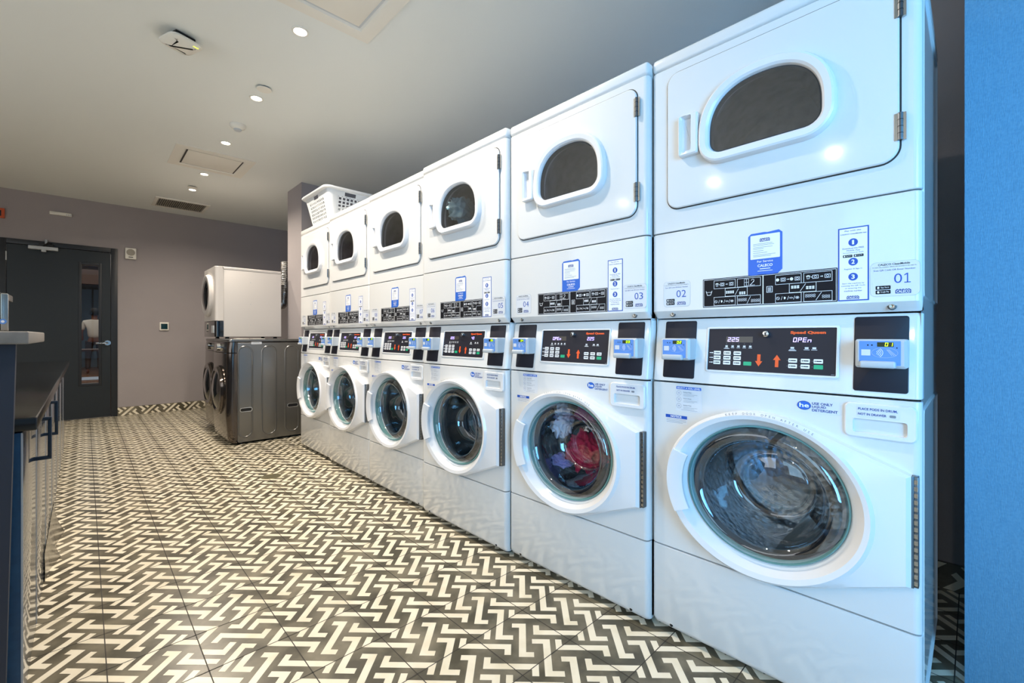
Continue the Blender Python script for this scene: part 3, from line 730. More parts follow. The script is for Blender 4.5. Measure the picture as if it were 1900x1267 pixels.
    d.poly([(.188, 1.166), (.1895, 1.166), (.1935, 1.1535), (.2025, 1.1535), (.2065, 1.166), (.208, 1.166), (.2035, 1.152), (.1925, 1.152)], 'paper', 2); d.rect(.190, .206, 1.1615, 1.1625, 'paper', 2)
    d.frame(.3640, .3800, 1.1500, 1.1680, .0012, 'paper', 2)
    for k in range(4): d.rect(.3675, .3765, 1.1535+.003*k, 1.1547+.003*k, 'paper', 3)
    d.ell(.393, 1.184, .0042, .0045, 'paper', 3, 12); washer_i(.401, 1.184); arrow(.416, 1.184); d.ell(.428, 1.184, .0042, .0045, 'paper', 3, 12); washer_i(.436, 1.184)
    shirt(.463, 1.185); d.rect(.474, .477, 1.184, 1.186, 'paper', 3); washer_i(.478, 1.185, .014); arrow(.496, 1.185); washer_i(.506, 1.185, .013)
    coins(.427, 1.161, 3, .007); d.line((.449, 1.148), (.462, 1.168), .0010, 'paper', 3); coins(.463, 1.157, 3, .007)
    misc(.389, 1.131); bead(.461, 1.134, 4); d.line((.486, 1.121), (.499, 1.142), .0010, 'paper', 3); bead(.500, 1.130, 3)
    d.build('instruction_plate', root, 'black plate of white pictograms')
    d = Decal(); d.rect(.5355, .600, 1.1145, 1.3060, 'blue', 1); d.rect(.5385, .5970, 1.1175, 1.3030, 'paper', 2)
    d.text('Pay with the', .550, .584, 1.2945, 1.2992, 'navytxt', 3, .005); d.text('CALECO CleanMobile app', .5405, .595, 1.2865, 1.2905, 'navytxt', 3, .015)
    for z, s_ in ((1.2665, '1'), (1.2160, '2'), (1.1770, '3')):
        d.ell(.5675, z, .0100, .0100, 'blue', 3, 28); w = .0035 if s_ != '1' else .0022; d.text(s_, .5675-w, .5675+w, z-.0058, z+.0058, 'paper', 4, .03)
    d.text('Download the FREE', .545, .590, 1.2495, 1.2535, 'navytxt', 3); d.text('Mobile App', .554, .582, 1.2430, 1.2475, 'navytxt', 3); d.text('See instructions for details', .546, .589, 1.2385, 1.2415, 'navytxt', 3)
    badge(d, .546, .566, 1.2280, 1.2345, 'App Store', 3); badge(d, .569, .589, 1.2280, 1.2345, 'Google Play', 3)
    d.text('Register & Sign in', .549, .586, 1.1950, 1.1995, 'navytxt', 3)
    for z, s_, w in ((1.1575, 'Start the machine by', .023), (1.1515, 'scanning the QR Code', .025), (1.1450, 'or entering the', .017), (1.1385, 'machine number', .019)): d.text(s_, .5675-w, .5675+w, z, z+.0042, 'navytxt', 3)
    caleco(d, .554, .580, 1.1190, 1.1280, 3)
    d.build('payment_sticker', root, 'tall white sticker with blue border and steps one to three')

    # ---------------- dryer door
    O = rrect(.060, .659, 1.452, 1.908, .038, 8); pts = polar([O, offset(O, -.003), offset(WIN, .006)], wc, 96, O)
    m = MB(); m.loft([at_y(pts[0], .004), at_y(pts[0], -.005), at_y(pts[1], -.008), at_y(pts[2], -.008), at_y(pts[2], .016)], 'enamel'); dd = m.build('dryer_door', root)
    m = MB(); P = rrect(.0563, .6627, 1.4483, 1.9117, .041, 8); A, B = polar([P, offset(P, -.006)], wc, 96, P); m.loft([at_y(A, -.0006), at_y(B, -.0006)], 'slot'); m.build('door_gap_seal', root)  # flat dark ring, the shade of the door gap put into its colour
    m = MB(); ringl = [(.0345, -.007), (.0340, -.018), (.0300, -.029), (.0250, -.032), (.009, -.029), (.003, -.024), (0, -.014), (0, .012)]
    m.loft([at_y(offset(WIN, o_), y) for o_, y in ringl], 'doorplastic'); wr = m.build('window_surround', dd, angle=24)
    m = MB(); m.loft([at_y(offset(WIN, 0), -.014), at_y(offset(WIN, -.003), -.015), at_y(offset(WIN, -.004), -.008), at_y(offset(WIN, -.004), .004)], 'seal'); m.build('window_seal', dd)
    m = MB(); P = offset(WIN, -.003); m.loft([at_y(P, -.017), at_y(P, -.013)], 'dglass', True, True); m.build('window_glass', dd)
    # recessed grip left of the window
    m = MB(); O = rrect(.108, .172, 1.611, 1.745, .008); H = rrect(.119, .152, 1.624, 1.738, .004); c_ = (.136, 1.681)
    A, A2, B = polar([O, offset(O, -.004), H], c_, 48, O+H)
    m.loft([at_y(A, -.008), at_y(A, -.026), at_y(A2, -.031), [(p[0], -.031+.006*(p[0] < .13), p[1]) for p in B]], 'doorplastic')
    m.loft([[(p[0], -.031+.006*(p[0] < .13), p[1]) for p in B], [(p[0], -.012 if p[0] < .13 else -.0095, p[1]) for p in offset(B, -.003)]], 'readerblue' if False else 'doorplastic', cap1=True)
    m.build('door_grip', dd)
    for z0 in (1.500, 1.800):
        m = MB(); m.tube([(.661, -.010, z0), (.661, -.010, z0+.066)], .0055, 'hinge', 10); m.box(.650, .672, -.0095, -.0085+.006, z0, z0+.066, 'steel')
        for k in range(3): m.tube([(.661, -.010, z0+.0155+k*.0165), (.661, -.010, z0+.0170+k*.0165)], .0060, 'black', 10)
        m.build('door_hinge', dd)
    m = MB(); m.lathe([(1.18, .032), (1.18, .06), (1.9, .07), (1.9, .50), (1.6, .52), (.0, .52)], 'dryerdrum', 64, (wc[0], 0, 1.665), 'y', .148, .130)
    for k in range(3):
        t = math.radians(80+120*k); c_, s_ = math.cos(t), math.sin(t); P = []
        for y in (.09, .5): P += [(wc[0]+.28*c_-.03*s_, y, 1.665+.246*s_+.03*c_), (wc[0]+.22*c_, y, 1.665+.19*s_), (wc[0]+.28*c_+.03*s_, y, 1.665+.246*s_-.03*c_)]
        m.add(P, [(0, 1, 4, 3), (1, 2, 5, 4), (0, 2, 1), (3, 4, 5)], 'dryerdrum')
    m.build('dryer_drum', root)
    return root

def number_sticker(root, u, num):
    d = Decal(); d.rr(u, u+.094, 1.1215, 1.2075, .012, 'greytxt', .5); d.rr(u+.0004, u+.0936, 1.1219, 1.2071, .0117, 'white', 1)
    d.text('CALECO CleanMobile', u+.016, u+.076, 1.1985, 1.2035, 'darktxt', 2, .012); d.text('To start the machine, follow the prompt in the app to:', u+.004, u+.088, 1.1930, 1.1960, 'darktxt', 2)
    d.text('Scan QR Code OR Enter Number', u+.007, u+.086, 1.1845, 1.1890, 'navytxt', 2)
    for k, ch in enumerate(num):
        a = u+.0465+.0180*k
        if ch == '1':
            d.rect(a+.0058, a+.0080, 1.1530, 1.1765, 'blue', 2); d.poly([(a+.0010, 1.1705), (a+.0058, 1.1735), (a+.0058, 1.1765), (a+.0010, 1.1730)], 'blue', 2); d.rect(a+.0010, a+.0128, 1.1530, 1.1550, 'blue', 2)
        else: d.text(ch, a, a+.0150, 1.1530, 1.1765, 'blue', 2, -.005)
    badge(d, u+.011, u+.040, 1.1390, 1.1485, 'App Store'); badge(d, u+.011, u+.040, 1.1280, 1.1375, 'Google Play'); caleco(d, u+.049, u+.078, 1.1275, 1.1385)
    d.build('number_sticker', root, 'white sticker numbered %s' % num)
def reader_digits(root, u, num):
    d = Decal(lambda z: -.0350); b_ = u+.011
    d.seg7(num[0], b_+.0565, .9980, .0058, .0085, 'ledg', 1); d.seg7(num[1], b_+.0650, .9980, .0058, .0085, 'ledg', 1)
    d.build('reader_digits', root, 'glowing green %s' % num)
def lcd(root, a, b):
    YP = lambda z: .002+(z-.885)*(.025/.185)-.0015; d = Decal(YP)
    for sv, u in ((a, .2485), (b, .427)):
        for i, ch in enumerate(sv): d.seg7(ch, u+i*.0118, 1.0055, .0088, .0130, 'ledw', 1)
    d.build('display_digits', root, 'lit display digits')

proto = make_proto()
PITCH = .7041
offs = [.020, -.002, -.022, -.004, .002, .018]
labs = ['white stacked washer and dryer nearest the blue wall, numbered 01 and 02',
        'white stacked washer and dryer numbered 03 and 04, washing crimson laundry',
        'white stacked washer and dryer numbered 05 and 06, third from the blue wall',
        'white stacked washer and dryer numbered 07 and 08, fourth from the blue wall',
        'white stacked washer and dryer numbered 09 and 10, below the laundry basket',
        'white stacked washer and dryer at the far end of the row beside the column']
disp = [('225', 'OPEn'), ('OPEn', '225'), ('225', '40'), ('225', '225'), ('225', '225'), ('225', '225')]
stacks = []
for i in range(6):
    if i == 0: r = proto
    else: r = proto.copy(); C.objects.link(r); dup_parts(proto, r)
    r.location = (offs[i], (i+1)*PITCH-.002, 0); stacks.append(r)
    tag(r, labs[i], 'washer dryer', 'white stacked washer dryers along the right wall')
for i, r in enumerate(stacks):
    a, b = '%02d' % (2*i+2), '%02d' % (2*i+1)
    number_sticker(r, .043, a); number_sticker(r, .602, b); reader_digits(r, .040, a); reader_digits(r, .567, b); lcd(r, *disp[i])

# ---- laundry inside the second washer and third dryer
def cloth(name, c, rad, col, label, cat, seed, sc=(1, .8, 1), folds=9, amp=.42, group=None):
    rnd = random.Random(seed); bm = bmesh.new(); bmesh.ops.create_icosphere(bm, subdivisions=5, radius=1)
    dirs = [(Vector((rnd.uniform(-1, 1), rnd.uniform(-1, 1), rnd.uniform(-1, 1))).normalized(), rnd.uniform(3, folds), rnd.uniform(0, 6)) for _ in range(7)]
    for v in bm.verts:
        p = v.co.copy(); k = 0
        for d_, f_, ph in dirs: k += (1-abs(math.sin(p.dot(d_)*f_+ph)))**2
        v.co = p*(1-amp+amp*k/3.0)
        v.co = Vector((v.co.x*rad*sc[0], v.co.y*rad*sc[1], v.co.z*rad*sc[2]))
    me = bpy.data.meshes.new(name); bm.to_mesh(me); bm.free()
    mm = mat(name+'_fabric', col, .85, bump=('noise', (300, 300, 300), .3, .002)); me.materials.append(mm)
    me.polygons.foreach_set('use_smooth', [True]*len(me.polygons))
    o = bpy.data.objects.new(name, me); C.objects.link(o); o.location = c; return tag(o, label, cat, group)
def sw(i, u, y, z): return (offs[i]+y, (i+1)*PITCH-.002-u, z)
cloth('wet_towel', sw(1, .285, .21, .505), .110, '#b80f45', 'crimson cloth tumbling low on the right in washer 03', 'towel', 3, (.8, 1.0, .9))
cloth('wet_towel', sw(1, .29, .24, .69), .085, '#a04a86', 'plum purple cloth high in the washer beside the crimson one', 'towel', 5, (.9, 1.0, .7))
cloth('wet_shirt', sw(1, .155, .19, .63), .080, '#f0f0f8', 'white garment on the left side inside washer 03', 'shirt', 9, (.8, .7, 1.2))
cloth('wet_shirt', sw(1, .15, .19, .44), .052, '#a79cd0', 'lilac garment at the bottom inside washer 03', 'shirt', 12, (.8, 1.2, .7))
cloth('dry_sheet', sw(2, .27, .085, 1.70), .105, '#c2e2e0', 'pale teal sheet tumbling behind the window of the dryer over 05', 'sheet', 21, (1.1, .45, .75))

# ================================================================== GREY WASHERS + WHITE DRYER BY THE COLUMN
def front_loader(root, Wd, Dp, H, z0, body, front, style):
    m = MB(); m.box(.004, Wd-.004, .075, Dp, z0+.02, z0+H-.03, body, .006)
    x = Wd-.004
    if style == 'grey':
        for y0, y1 in ((.075, .205), (.275, .415), (.485, .625)):
            P = rrect(y0, y1, z0+.06, z0+.93, .064, 10)
            m.loft([[(x, p[0], p[1]) for p in P], [(x+.004, p[0], p[1]) for p in offset(P, -.004)], [(x+.004, p[0], p[1]) for p in offset(P, -.010)], [(x, p[0], p[1]) for p in offset(P, -.014)]], body)
    m.build('cabinet', root)
    if style == 'grey':
        for y0 in (.095, .510):
            m = MB(); P = rrect(y0, y0+.105, z0+.305, z0+.345, .018); m.loft([[(x, p[0], p[1]) for p in P], [(x+.005, p[0], p[1]) for p in P], [(x+.005, p[0], p[1]) for p in offset(P, -.005)], [(x+.0008, p[0], p[1]) for p in offset(P, -.007)]], 'chrome')
            m.add([(x+.0012, p[0], p[1]) for p in offset(P, -.006)], [tuple(range(len(P)))], 'black'); m.build('side_grip', root, 'dark recessed grip')
        m = MB(); m.box(x, x+.0008, .190, .280, z0+.943, z0+.985-.02, 'white'); m.box(x+.0008, x+.001, .20, .27, z0+.952, z0+.954, 'greytxt'); m.box(x+.0008, x+.001, .20, .26, z0+.957, z0+.959, 'greytxt'); m.build('side_label', root)
    else:
        for z in (.62, .38, .15): MB().lathe([(.004, 0), (.003, .002), (0, .002)], 'greyplastic', 10, (x, .33, z0+z*H/.77), 'x').build('screw', root)
    # front with generous rounded corners
    if style == 'grey':
        fpanel(MB(), front, 0, Wd, [(z0+.02, .03), (z0+.05, .006), (z0+.30, -.012), (z0+.86, -.004)], .075, .055, nr=8).build('front_panel', root)
        fpanel(MB(), front, 0, Wd, [(z0+.864, -.004), (z0+.90, -.004), (z0+.965, .004)], .075, .055, nr=8).build('control_strip', root)
        fpanel(MB(), body, -.002, Wd+.002, [(z0+.968, .0), (z0+.99, .0)], Dp, .05, nr=8).build('top_lid', root)
        kn = MB(); kn.lathe([(.036, .0), (.034, -.030), (.028, -.034), (0, -.034)], 'chrome', 28, (Wd*.5, -.002, z0+.912), 'y'); kn.build('dial', root)
        dcz = z0+.50; dr_ = .235
    else:
        fpanel(MB(), front, 0, Wd, [(z0+.19, .0), (z0+H, .0)], .075, .03, nr=6).build('front_panel', root)
        fpanel(MB(), 'blackgloss', 0, Wd, [(z0+.02, .0), (z0+.187, .0)], .075, .03, nr=6).build('control_strip', root)
        MB().box(.0, Wd, .06, Dp, z0+H-.03, z0+H, body, .008).build('top_lid', root)
        MB().box(Wd-.17, Wd-.05, -.006, .004, z0+.06, z0+.14, 'greyplastic', .004).build('display', root)
        dcz = z0+.47; dr_ = .225
    c = (Wd/2, 0, dcz)
    m = MB(); m.lathe([(dr_, -.0), (dr_+.003, -.020), (dr_-.010, -.038), (dr_-.045, -.042), (dr_-.06, -.034)], 'graphitefront' if style == 'grey' else 'whitemetal', 56, c, 'y'); dd = m.build('porthole_door', root)
    m = MB(); m.lathe([(dr_-.06, -.034), (dr_-.08, -.042), (dr_*.4, -.056), (0, -.060)], 'blackgloss', 56, c, 'y'); m.build('door_glass', dd, angle=60)
    for sx in (.06, Wd-.06):
        for sy in (.12, Dp-.05): MB().lathe([(0, z0), (.02, z0), (.02, z0+.012), (.01, z0+.024)], 'black', 12, (sx, sy, 0)).build('foot', root)
XG = -.462
g1 = empty('front_load_washer', (XG, 5.345, 0), -pi/2, 'graphite front-loading washer with its pressed side panel facing the camera', 'washer', 'graphite front loaders by the column')
front_loader(g1, .655, .77, .99, 0, 'graphite', 'graphitefront', 'grey')
g2 = empty('front_load_washer', (-.418, 6.04, 0), -pi/2, 'graphite front-loading washer behind the first, carrying the white dryer', 'washer', 'graphite front loaders by the column')
front_loader(g2, .655, .77, .99, 0, 'graphite', 'graphitefront', 'grey')
g3 = empty('front_load_dryer', (-.432, 6.025, .992), -pi/2, 'white dryer with round black door sitting on a graphite washer', 'dryer')
front_loader(g3, .605, .642, .765, 0, 'whitemetal', 'whitemetal', 'white')
for y, x0 in ((4.86, -.36), (4.93, -.20)):
    o = MB().box(x0, x0+.11, y, y+.12, .9905, .996, 'fixture', .002).build('folded_leaflet')
    tag(o, 'small pale leaflet lying near the front of the graphite washer lid' if x0 < -.3 else 'small pale leaflet lying further back on the graphite washer lid', 'leaflet')
# exhaust duct and hoses between the dryer and the column
d = MB(); pts = []; rr = []
for i in range(70):
    t = i/69; a_ = t*1.5
    pts.append((.40+.05*math.sin(a_*1.4), 5.72+.20*t, 1.02+.86*math.sin(min(1.57, a_*1.15)))); rr.append(.052 if i % 2 else .060)
pts[0] = (.215, 5.72, 1.40); pts = [(.215+.02*k, 5.72, 1.40+.0*k) for k in range(6)] + [(.315+.035*math.sin(t/50*1.57), 5.72, 1.40+.10*(1-math.cos(t/50*1.57))+.42*t/50) for t in range(1, 51)]; rr = [.052 if k % 2 else .060 for k in range(len(pts))]
d.tube(pts, rr, 'foil', 20); tag(d.build('exhaust_duct'), 'silver flexible exhaust duct rising behind the white dryer', 'duct')
for k, (x, y) in enumerate(((.385, 5.53), (.39, 5.60))):
    o = MB().tube([(x, y, .02), (x+.01, y, .6), (x-.02, y+.02, 1.0), (x+.03, y, 1.3), (x+.01, y+.04, 1.62)], .013, 'black', 10).build('water_hose')
    tag(o, 'black rubber hose running down beside the column, nearer the dryer' if k == 0 else 'black rubber hose beside the column, behind the nearer hose', 'hose')

# ================================================================== LAUNDRY BASKET on the far stacks
def basket():
    root = empty('laundry_basket', (.215, 3.86, 1.988), 0, 'white plastic laundry basket with square holes on top of the far stacks', 'basket')
    m = MB(); n = 40
    def loop(a, b, z, r, y_=0): return [(p[0], p[1], z) for p in rrect(-a, a, -b, b, r, 9)]
    Hh = .262
    def ab(z): k = z/Hh; return .150+.048*k, .205+.062*k
    # walls as grid of bars around square holes
    def wall(axis, sign, zlo, zhi, cols, rows, half):
        for r_ in range(rows+1):
            z = zlo+(zhi-zlo)*r_/rows; t = .006
            yield ('h', z-t, z+t)
    th = .003
    def face(side):
        # side: 0 -Y,1 +Y,2 -X,3 +X
        def P(s_, z, d_=0):
            a, b = ab(z)
            if side == 0: return (s_, -b+d_, z)
            if side == 1: return (s_, b-d_, z)
            if side == 2: return (-a+d_, s_, z)
            return (a-d_, s_, z)
        w = (.10 if side < 2 else .155)
        cols = 6 if side < 2 else 10; zs0, zs1 = .03, .205; rows = 6
        cw = 2*w/cols; rh = (zs1-zs0)/rows
        def q(s0, s1, z0, z1):
            v = [P(s0, z0), P(s1, z0), P(s1, z1), P(s0, z1), P(s0, z0, th), P(s1, z0, th), P(s1, z1, th), P(s0, z1, th)]
            m.add(v, [(0, 1, 2, 3), (4, 7, 6, 5), (0, 4, 5, 1), (3, 2, 6, 7), (0, 3, 7, 4), (1, 5, 6, 2)], 'basket')
        hw = .20; g_ = .34
        for c_ in range(cols+1):
            s0 = -w+c_*cw-cw*g_/2; q(s0, s0+cw*g_, zs0, zs1)
        for r_ in range(rows+1):
            z = zs0+r_*rh-rh*g_/2
            for c_ in range(cols): q(-w+c_*cw+cw*g_/2, -w+(c_+1)*cw-cw*g_/2, z, z+rh*g_)
        q(-w-.002, w+.002, 0, zs0-.006)
        # handle slot in the upper band
        hl = .048; q(-w-.002, -hl, zs1+.004, Hh-.01); q(hl, w+.002, zs1+.004, Hh-.01); q(-hl, hl, zs1+.004, .215); q(-hl, hl, .246, Hh-.01)
        return w
    for s_ in range(4): face(s_)
    # solid rounded corners
    for sx in (-1, 1):
        for sy in (-1, 1):
            loops = []; 
            for z in (0, Hh):
                a, b = ab(z); w1, w2 = .10, .155; L = []
                pts = [(sx*w1, sy*b), (sx*(a-.045), sy*b)]
                for i in range(1, 8):
                    t = pi/2*i/8; pts.append((sx*(a-.045+.045*math.sin(t)), sy*(b-.045+.045*math.cos(t))))
                pts += [(sx*a, sy*(b-.045)), (sx*a, sy*w2)]
                loops.append([(x, y, z) for x, y in pts])
            inner = [[(x*.985, y*.988, z) for x, y, z in l] for l in loops]
            m.loft(loops, 'basket', closed=False); m.loft(inner, 'basket', closed=False)
    a, b = ab(0); m.loft([loop(a, b, 0, .045), loop(a, b, .004, .045)], 'basket', True, True)
    m.build('tub', root)
    r = MB(); L = []
    for o_, z in ((0, Hh-.016), (.012, Hh-.012), (.030, Hh-.020), (.034, Hh-.014), (.026, Hh+.001), (.008, Hh+.006), (-.003, Hh+.002), (-.003, Hh-.016)):
        a, b = ab(Hh); P = rrect(-a-o_, a+o_, -b-o_, b+o_, .05+o_, 9)
        L.append([(p[0], p[1], z+.012*(abs(p[0])/a*abs(p[1])/b)**2) for p in P])
    L.append(L[0]); r.loft(L, 'basket'); r.build('rim', root)
basket()

# ================================================================== LEFT COUNTERS
M['whiteedge'] = mat('door_edge_line', '#b8c0c8', .3)  # pale strips painted as the highlight along the door edges
ys = [(1.706, 2.72, (2.2,)), (2.72, 3.72, (3.22,)), (3.72, 4.92, (4.32,)), (4.92, 5.30, ())]
clabs = ['navy base cabinet nearest the camera with two dark pull handles', 'navy base cabinet second along the low counter', 'navy base cabinet third along the low counter', 'narrow navy base cabinet at the far end of the low counter']
for (y0, y1, mids), lb in zip(ys, clabs):
    root = empty('base_cabinet', (-1.54, y0, 0), 0, lb, 'cabinet', 'base cabinets under the low black counter')
    L = y1-y0; m = MB(); m.box(-.58, -.020, .002, L-.002, .09, .765, 'navyend'); m.box(-.56, -.075, .002, L-.002, 0, .09, 'steel'); m.build('carcass', root)
    cuts = [0]+[q-y0 for q in mids]+[L]
    for a, b in zip(cuts[:-1], cuts[1:]):
        m = MB(); m.box(-.019, 0, a+.003, b-.003, .012 if y0 < 3 else .09, .757, 'navy', .0015); m.box(-.002, .0006, a+.0015, a+.0045, .012 if y0 < 3 else .09, .757, 'whiteedge')
        dr = m.build('door', root)
        if a == 0 and y0 < 2:
            m = MB(); m.box(-.60, -.0005, -.014, .0012, .004, .762, 'navyend'); m.box(-.0022, .0008, -.0145, -.0125, .004, .762, 'whiteedge'); m.build('end_panel', root, 'blue laminate end panel')
        if y0 < 2:
            yh = b-.075; m = MB(); z0, z1 = .600, .745
            m.box(-.002, .040, yh-.006, yh+.006, z1-.012, z1, 'pull', .002); m.box(-.002, .040, yh-.006, yh+.006, z0, z0+.012, 'pull', .002); m.box(.030, .040, yh-.006, yh+.006, z0+.006, z1-.006, 'pull', .002)
            m.build('pull_handle', dr, 'dark square pull handle')
m = MB(); pts = [(2.60, 0), (2.72, .010), (2.80, .028), (2.85, .040), (2.93, .028), (3.02, .018), (3.12, .030), (3.22, .044), (3.32, .024), (3.45, 0)]
m.loft([[(-1.5385, y, .115) for y, d_ in pts], [(-1.537+d_*.45, y, .06) for y, d_ in pts], [(-1.537+d_, y, .002) for y, d_ in pts], [(-1.5385+d_*.9, y, .002) for y, d_ in pts]], 'steel', closed=False)
tag(m.build('kick_strip', angle=80), 'bent steel kick strip bulging from the foot of the navy base cabinets', 'kick strip')
m = MB(); m.box(-2.15, -1.512, 1.690, 5.42, .766, .802, 'counterblack', .004)
tag(m.build('low_countertop'), 'long black low countertop over the navy base cabinets', 'countertop')
bar = empty('bar_counter', (-1.52, 1.6, 0), 0, 'tall grey-topped bar counter at the left edge with a dark navy end panel', 'counter')
MB().box(-1.2, -.002, 0, .62, 1.002, 1.035, 'countergrey', .004).build('bar_top', bar)
m = MB(); v = [(-1.15, .03, 0), (-.047, .03, 0), (-.027, .03, 1.001), (-1.15, .03, 1.001), (-1.15, .06, 0), (-.047, .06, 0), (-.027, .06, 1.001), (-1.15, .06, 1.001)]
m.add(v, [(0, 1, 2, 3), (7, 6, 5, 4), (0, 4, 5, 1), (3, 2, 6, 7), (0, 3, 7, 4), (1, 5, 6, 2)], 'navypanel'); m.build('end_panel', bar)
MB().box(-1.15, -.66, .06, .60, 0, 1.001, 'navypanel').build('pedestal', bar)
ap = empty('countertop_appliance', (-1.60, 1.98, 1.035), 0, 'small black appliance with a silver edge standing on the grey bar top', 'appliance')
m = MB(); m.box(-.30, -.002, 0, .18, .004, .122, 'blackgloss', .006); m.build('housing', ap)
m = MB(); m.box(-.004, .012, -.002, .012, .004, .118, 'steel', .002); m.box(-.004, .009, .012, .16, .100, .120, 'steel', .002); m.build('edge_trim', ap, 'silver edge trim')
m = MB(); m.lathe([(.0, -.004), (.008, -.004), (.008, 0)], 'readerblue', 24, (.001, -.002, .032), 'y'); m.lathe([(.0, -.0045), (.004, -.0045)], 'paper', 16, (.001, -.002, .032), 'y'); m.build('emblem', ap, 'round blue emblem')
for sx in (-.27, -.03):
    for sy in (.02, .16): MB().lathe([(0, 0), (.008, 0), (.008, .006)], 'black', 10, (sx, sy, 0)).build('foot', ap)

# ================================================================== CEILING FITTINGS
LP = (1, .88, .73)
lights = [(-.566, 2.479), (-.547, 3.413), (-.536, 4.408), (-.525, 5.431), (-.527, 6.115), (-.57, 1.40)] + [(-3.45, y) for y in (-.3, .80, 1.86, 2.95, 4.05, 5.15)]
ll = ['recessed downlight nearest the camera, left of the big ceiling cassette', 'recessed downlight beside the nearer round sprinkler plate', 'recessed downlight between the dome camera and the smaller cassette', 'recessed downlight just beyond the smaller cassette', 'recessed downlight farthest away, by the return grille',
      'recessed downlight overhead near the camera'] + ['recessed downlight over the lounge side of the room']*6
def downlight(x, y):
    root = empty('ceiling_downlight', (x, y, CEIL))
    m = MB(); m.lathe([(.044, 0), (.043, -.004), (.034, -.005), (.030, .004)], 'fixture', 32); m.build('trim_ring', root)
    m = MB(); m.lathe([(.030, -.0015), (.0, -.0015)], 'lens', 32); m.build('lens', root); return root
dl0 = downlight(*lights[0])
for i, (x, y) in enumerate(lights):
    r = dl0
    if i: r = dl0.copy(); C.objects.link(r); r.location = (x, y, CEIL); dup_parts(dl0, r)
    tag(r, ll[i], 'ceiling light', 'recessed downlights over the aisle' if i < 6 else 'recessed downlights over the lounge side')
    P_ = (28, 26, 24, 22, 22)[i] if i < 5 else 22
    if i >= 6: P_ = 20
    area('downlight_beam', (x, y, CEIL-.012), (0, 0, 0), .07, .07, P_, LP if i < 6 else (1, .86, .68), 'DISK', math.radians(150))

def cassette(name, x0, x1, y0, y1, lb):
    root = empty(name, ((x0+x1)/2, (y0+y1)/2, CEIL), 0, lb, 'air conditioner'); a, b = (x1-x0)/2, (y1-y0)/2
    def R(i): return [(-a+i, -b+i), (a-i, -b+i), (a-i, b-i), (-a+i, b-i)]
    m = MB(); m.loft([[(*p, z) for p in R(i)] for i, z in ((0, 0), (0, -.006), (.055, -.011), (.075, -.008), (.085, .0))], 'fixture'); m.build('surround', root, angle=20)
    m = MB(); m.loft([[(*p, z) for p in R(i)] for i, z in ((.085, -.0005), (.10, -.0005))], 'slot' if y0 > 3 else 'greyplastic'); m.build('air_slot', root)
    m = MB(); m.box(-a+.098, a-.098, -b+.098, b-.098, -.0035, -.001, 'fixture', .001); m.build('intake_panel', root)
cassette('ceiling_cassette', -.845, -.225, 4.70, 5.30, 'square white ceiling air conditioner cassette halfway down the aisle')
cassette('ceiling_cassette', -.88, -.255, 1.72, 2.316, 'large square white ceiling cassette at the top of the photo above the aisle')
rg = empty('return_grille', (-.53, 6.93, CEIL), 0, 'grey slatted return air grille in the ceiling near the back wall', 'vent')
m = MB(); 
for x0, x1, y0, y1 in ((-.275, .275, -.24, -.20), (-.275, .275, .20, .24), (-.275, -.24, -.20, .20), (.24, .275, -.20, .20)): m.box(x0, x1, y0, y1, -.012, 0, 'fixture', .002)
m.build('frame', rg); MB().box(-.24, .24, -.2, .2, -.001, 0, 'slot').build('backing', rg)
m = MB()
for k in range(24): m.box(-.238+k*.02, -.229+k*.02, -.2, .2, -.011, -.002, 'ventgrey')
m.build('slats', rg)
for (x, y), lb in (((-.545, 3.235), 'flat round white sprinkler plate beside the second downlight'), ((-.545, 5.985), 'flat round white sprinkler plate beside the farthest downlight')):
    sp = empty('sprinkler_plate', (x, y, CEIL), 0, lb, 'sprinkler'); MB().lathe([(.03, 0), (.03, -.008), (.028, -.008)], 'slot', 24).build('collar', sp); MB().lathe([(.0, -.013), (.044, -.013), (.046, -.010), (.040, -.008), (0, -.008)], 'fixture', 32).build('plate', sp)
dm_ = empty('dome_camera', (-.543, 3.963, CEIL), 0, 'small white dome camera on the ceiling between two downlights', 'camera')
MB().lathe([(.056, 0), (.056, -.012), (.048, -.026), (.030, -.036)], 'fixture', 36).build('housing', dm_); MB().lathe([(.030, -.036), (.024, -.046), (.0, -.050)], 'greyplastic', 28).build('lens_dome', dm_)
wa = empty('wireless_access_point', (-1.03, 2.99, CEIL), math.radians(20), 'square rounded white wireless access point on the ceiling', 'access point')
m = MB(); P = rrect(-.082, .082, -.082, .082, .040, 8)
m.loft([[(*p, z) for p in offset(P, o_)] for o_, z in ((-.01, -.030), (0, -.034), (0, -.042), (-.012, -.052), (-.05, -.060))], 'fixture', True, True); m.build('cover', wa)
MB().box(-.05, .05, -.05, .05, -.031, 0, 'black', .004).build('mount', wa, 'black mounting bracket'); MB().box(.028, .055, -.068, -.062, -.0555, -.050, 'yellow').build('status_light', wa, 'small yellow status light')

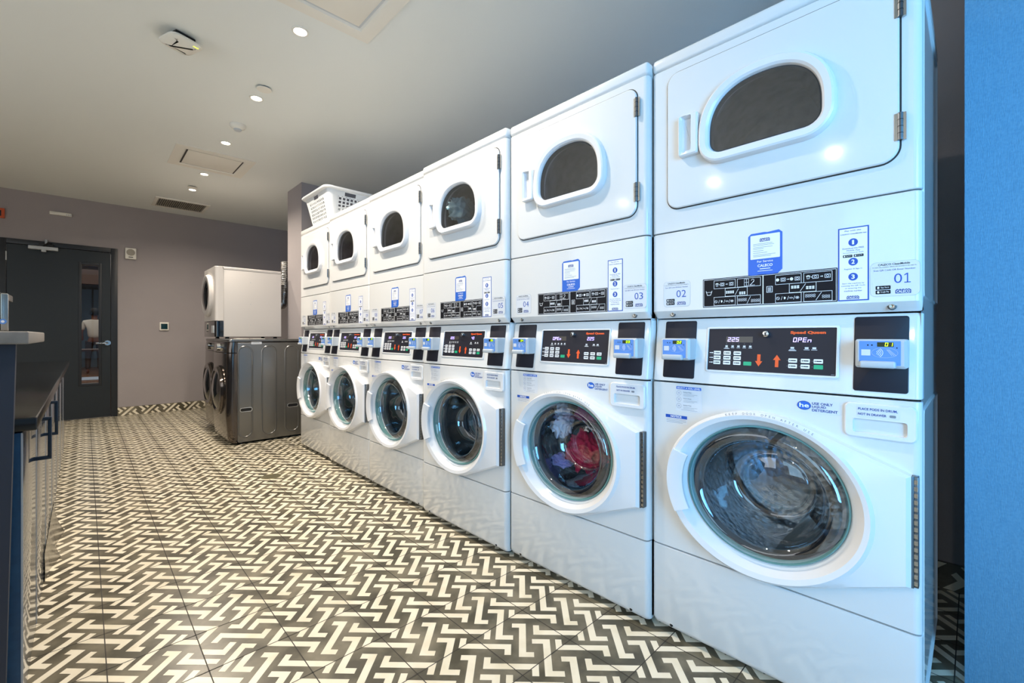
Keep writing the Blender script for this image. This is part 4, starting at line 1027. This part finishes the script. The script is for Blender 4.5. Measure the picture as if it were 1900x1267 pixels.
# ================================================================== THINGS ON THE BACK WALL
def wallthing(name, x, z, lb, cat): return empty(name, (x, YB, z), 0, lb, cat)
t = wallthing('strobe_speaker', -.985, 2.085, 'white square wall speaker with a round grille beside the door', 'speaker')
MB().box(-.056, .056, -.035, 0, -.072, .072, 'fixture', .008).build('housing', t); MB().lathe([(0, -.038), (.040, -.038), (.044, -.034)], 'ventgrey', 32, (0, 0, .014), 'y').build('grille', t)
MB().box(-.022, .022, -.037, -.034, -.052, -.042, 'slot', .001).build('slot', t)
t = wallthing('thermostat', -.641, 1.150, 'small white thermostat with a dark green screen on the back wall', 'thermostat')
MB().box(-.050, .050, -.020, 0, -.055, .055, 'fixture', .006).build('housing', t); MB().box(-.035, .035, -.0215, -.019, -.038, .036, 'screen', .001).build('screen', t)
t = wallthing('door_sensor_bar', -1.62, 2.478, 'short pale horizontal sensor bar on the wall above the door', 'sensor'); MB().box(-.094, .094, -.035, 0, -.019, .019, 'fixture', .008).build('housing', t)
for k in range(3): MB().lathe([(0, -.037), (.006, -.037), (.007, -.034)], 'greyplastic', 12, (.05+.017*k, 0, -.004), 'y').build('sensor_eye', t)
t = wallthing('exit_sign', -2.20, 2.40, 'orange-framed dark wall sign above the door at the left edge', 'sign')
m = MB()
for x0, x1, z0, z1 in ((-.136, .136, .032, .054), (-.136, .136, -.054, -.034), (-.136, -.114, -.034, .032), (.112, .136, -.034, .032)): m.box(x0, x1, -.03, 0, z0, z1, 'exitorange')
m.build('sign_frame', t); MB().box(-.114, .112, -.02, 0, -.034, .032, 'black').build('sign_face', t)
# floor drain
dn = empty('floor_drain', (-.44, 3.462, 0), 0, 'round brass floor drain set in the patterned tiles', 'drain')
MB().lathe([(.066, .0008), (.065, .002), (.061, .0025), (.060, .0015)], 'brass', 36).build('rim', dn)
m = MB(); m.lathe([(.060, .0012), (0, .0012)], 'slot', 36)
for k in range(-4, 5):
    w = math.sqrt(.06**2-(k*.013)**2); m.box(-w, w, k*.013-.0035, k*.013+.0035, .0012, .0022, 'brass')
m.build('grate', dn)
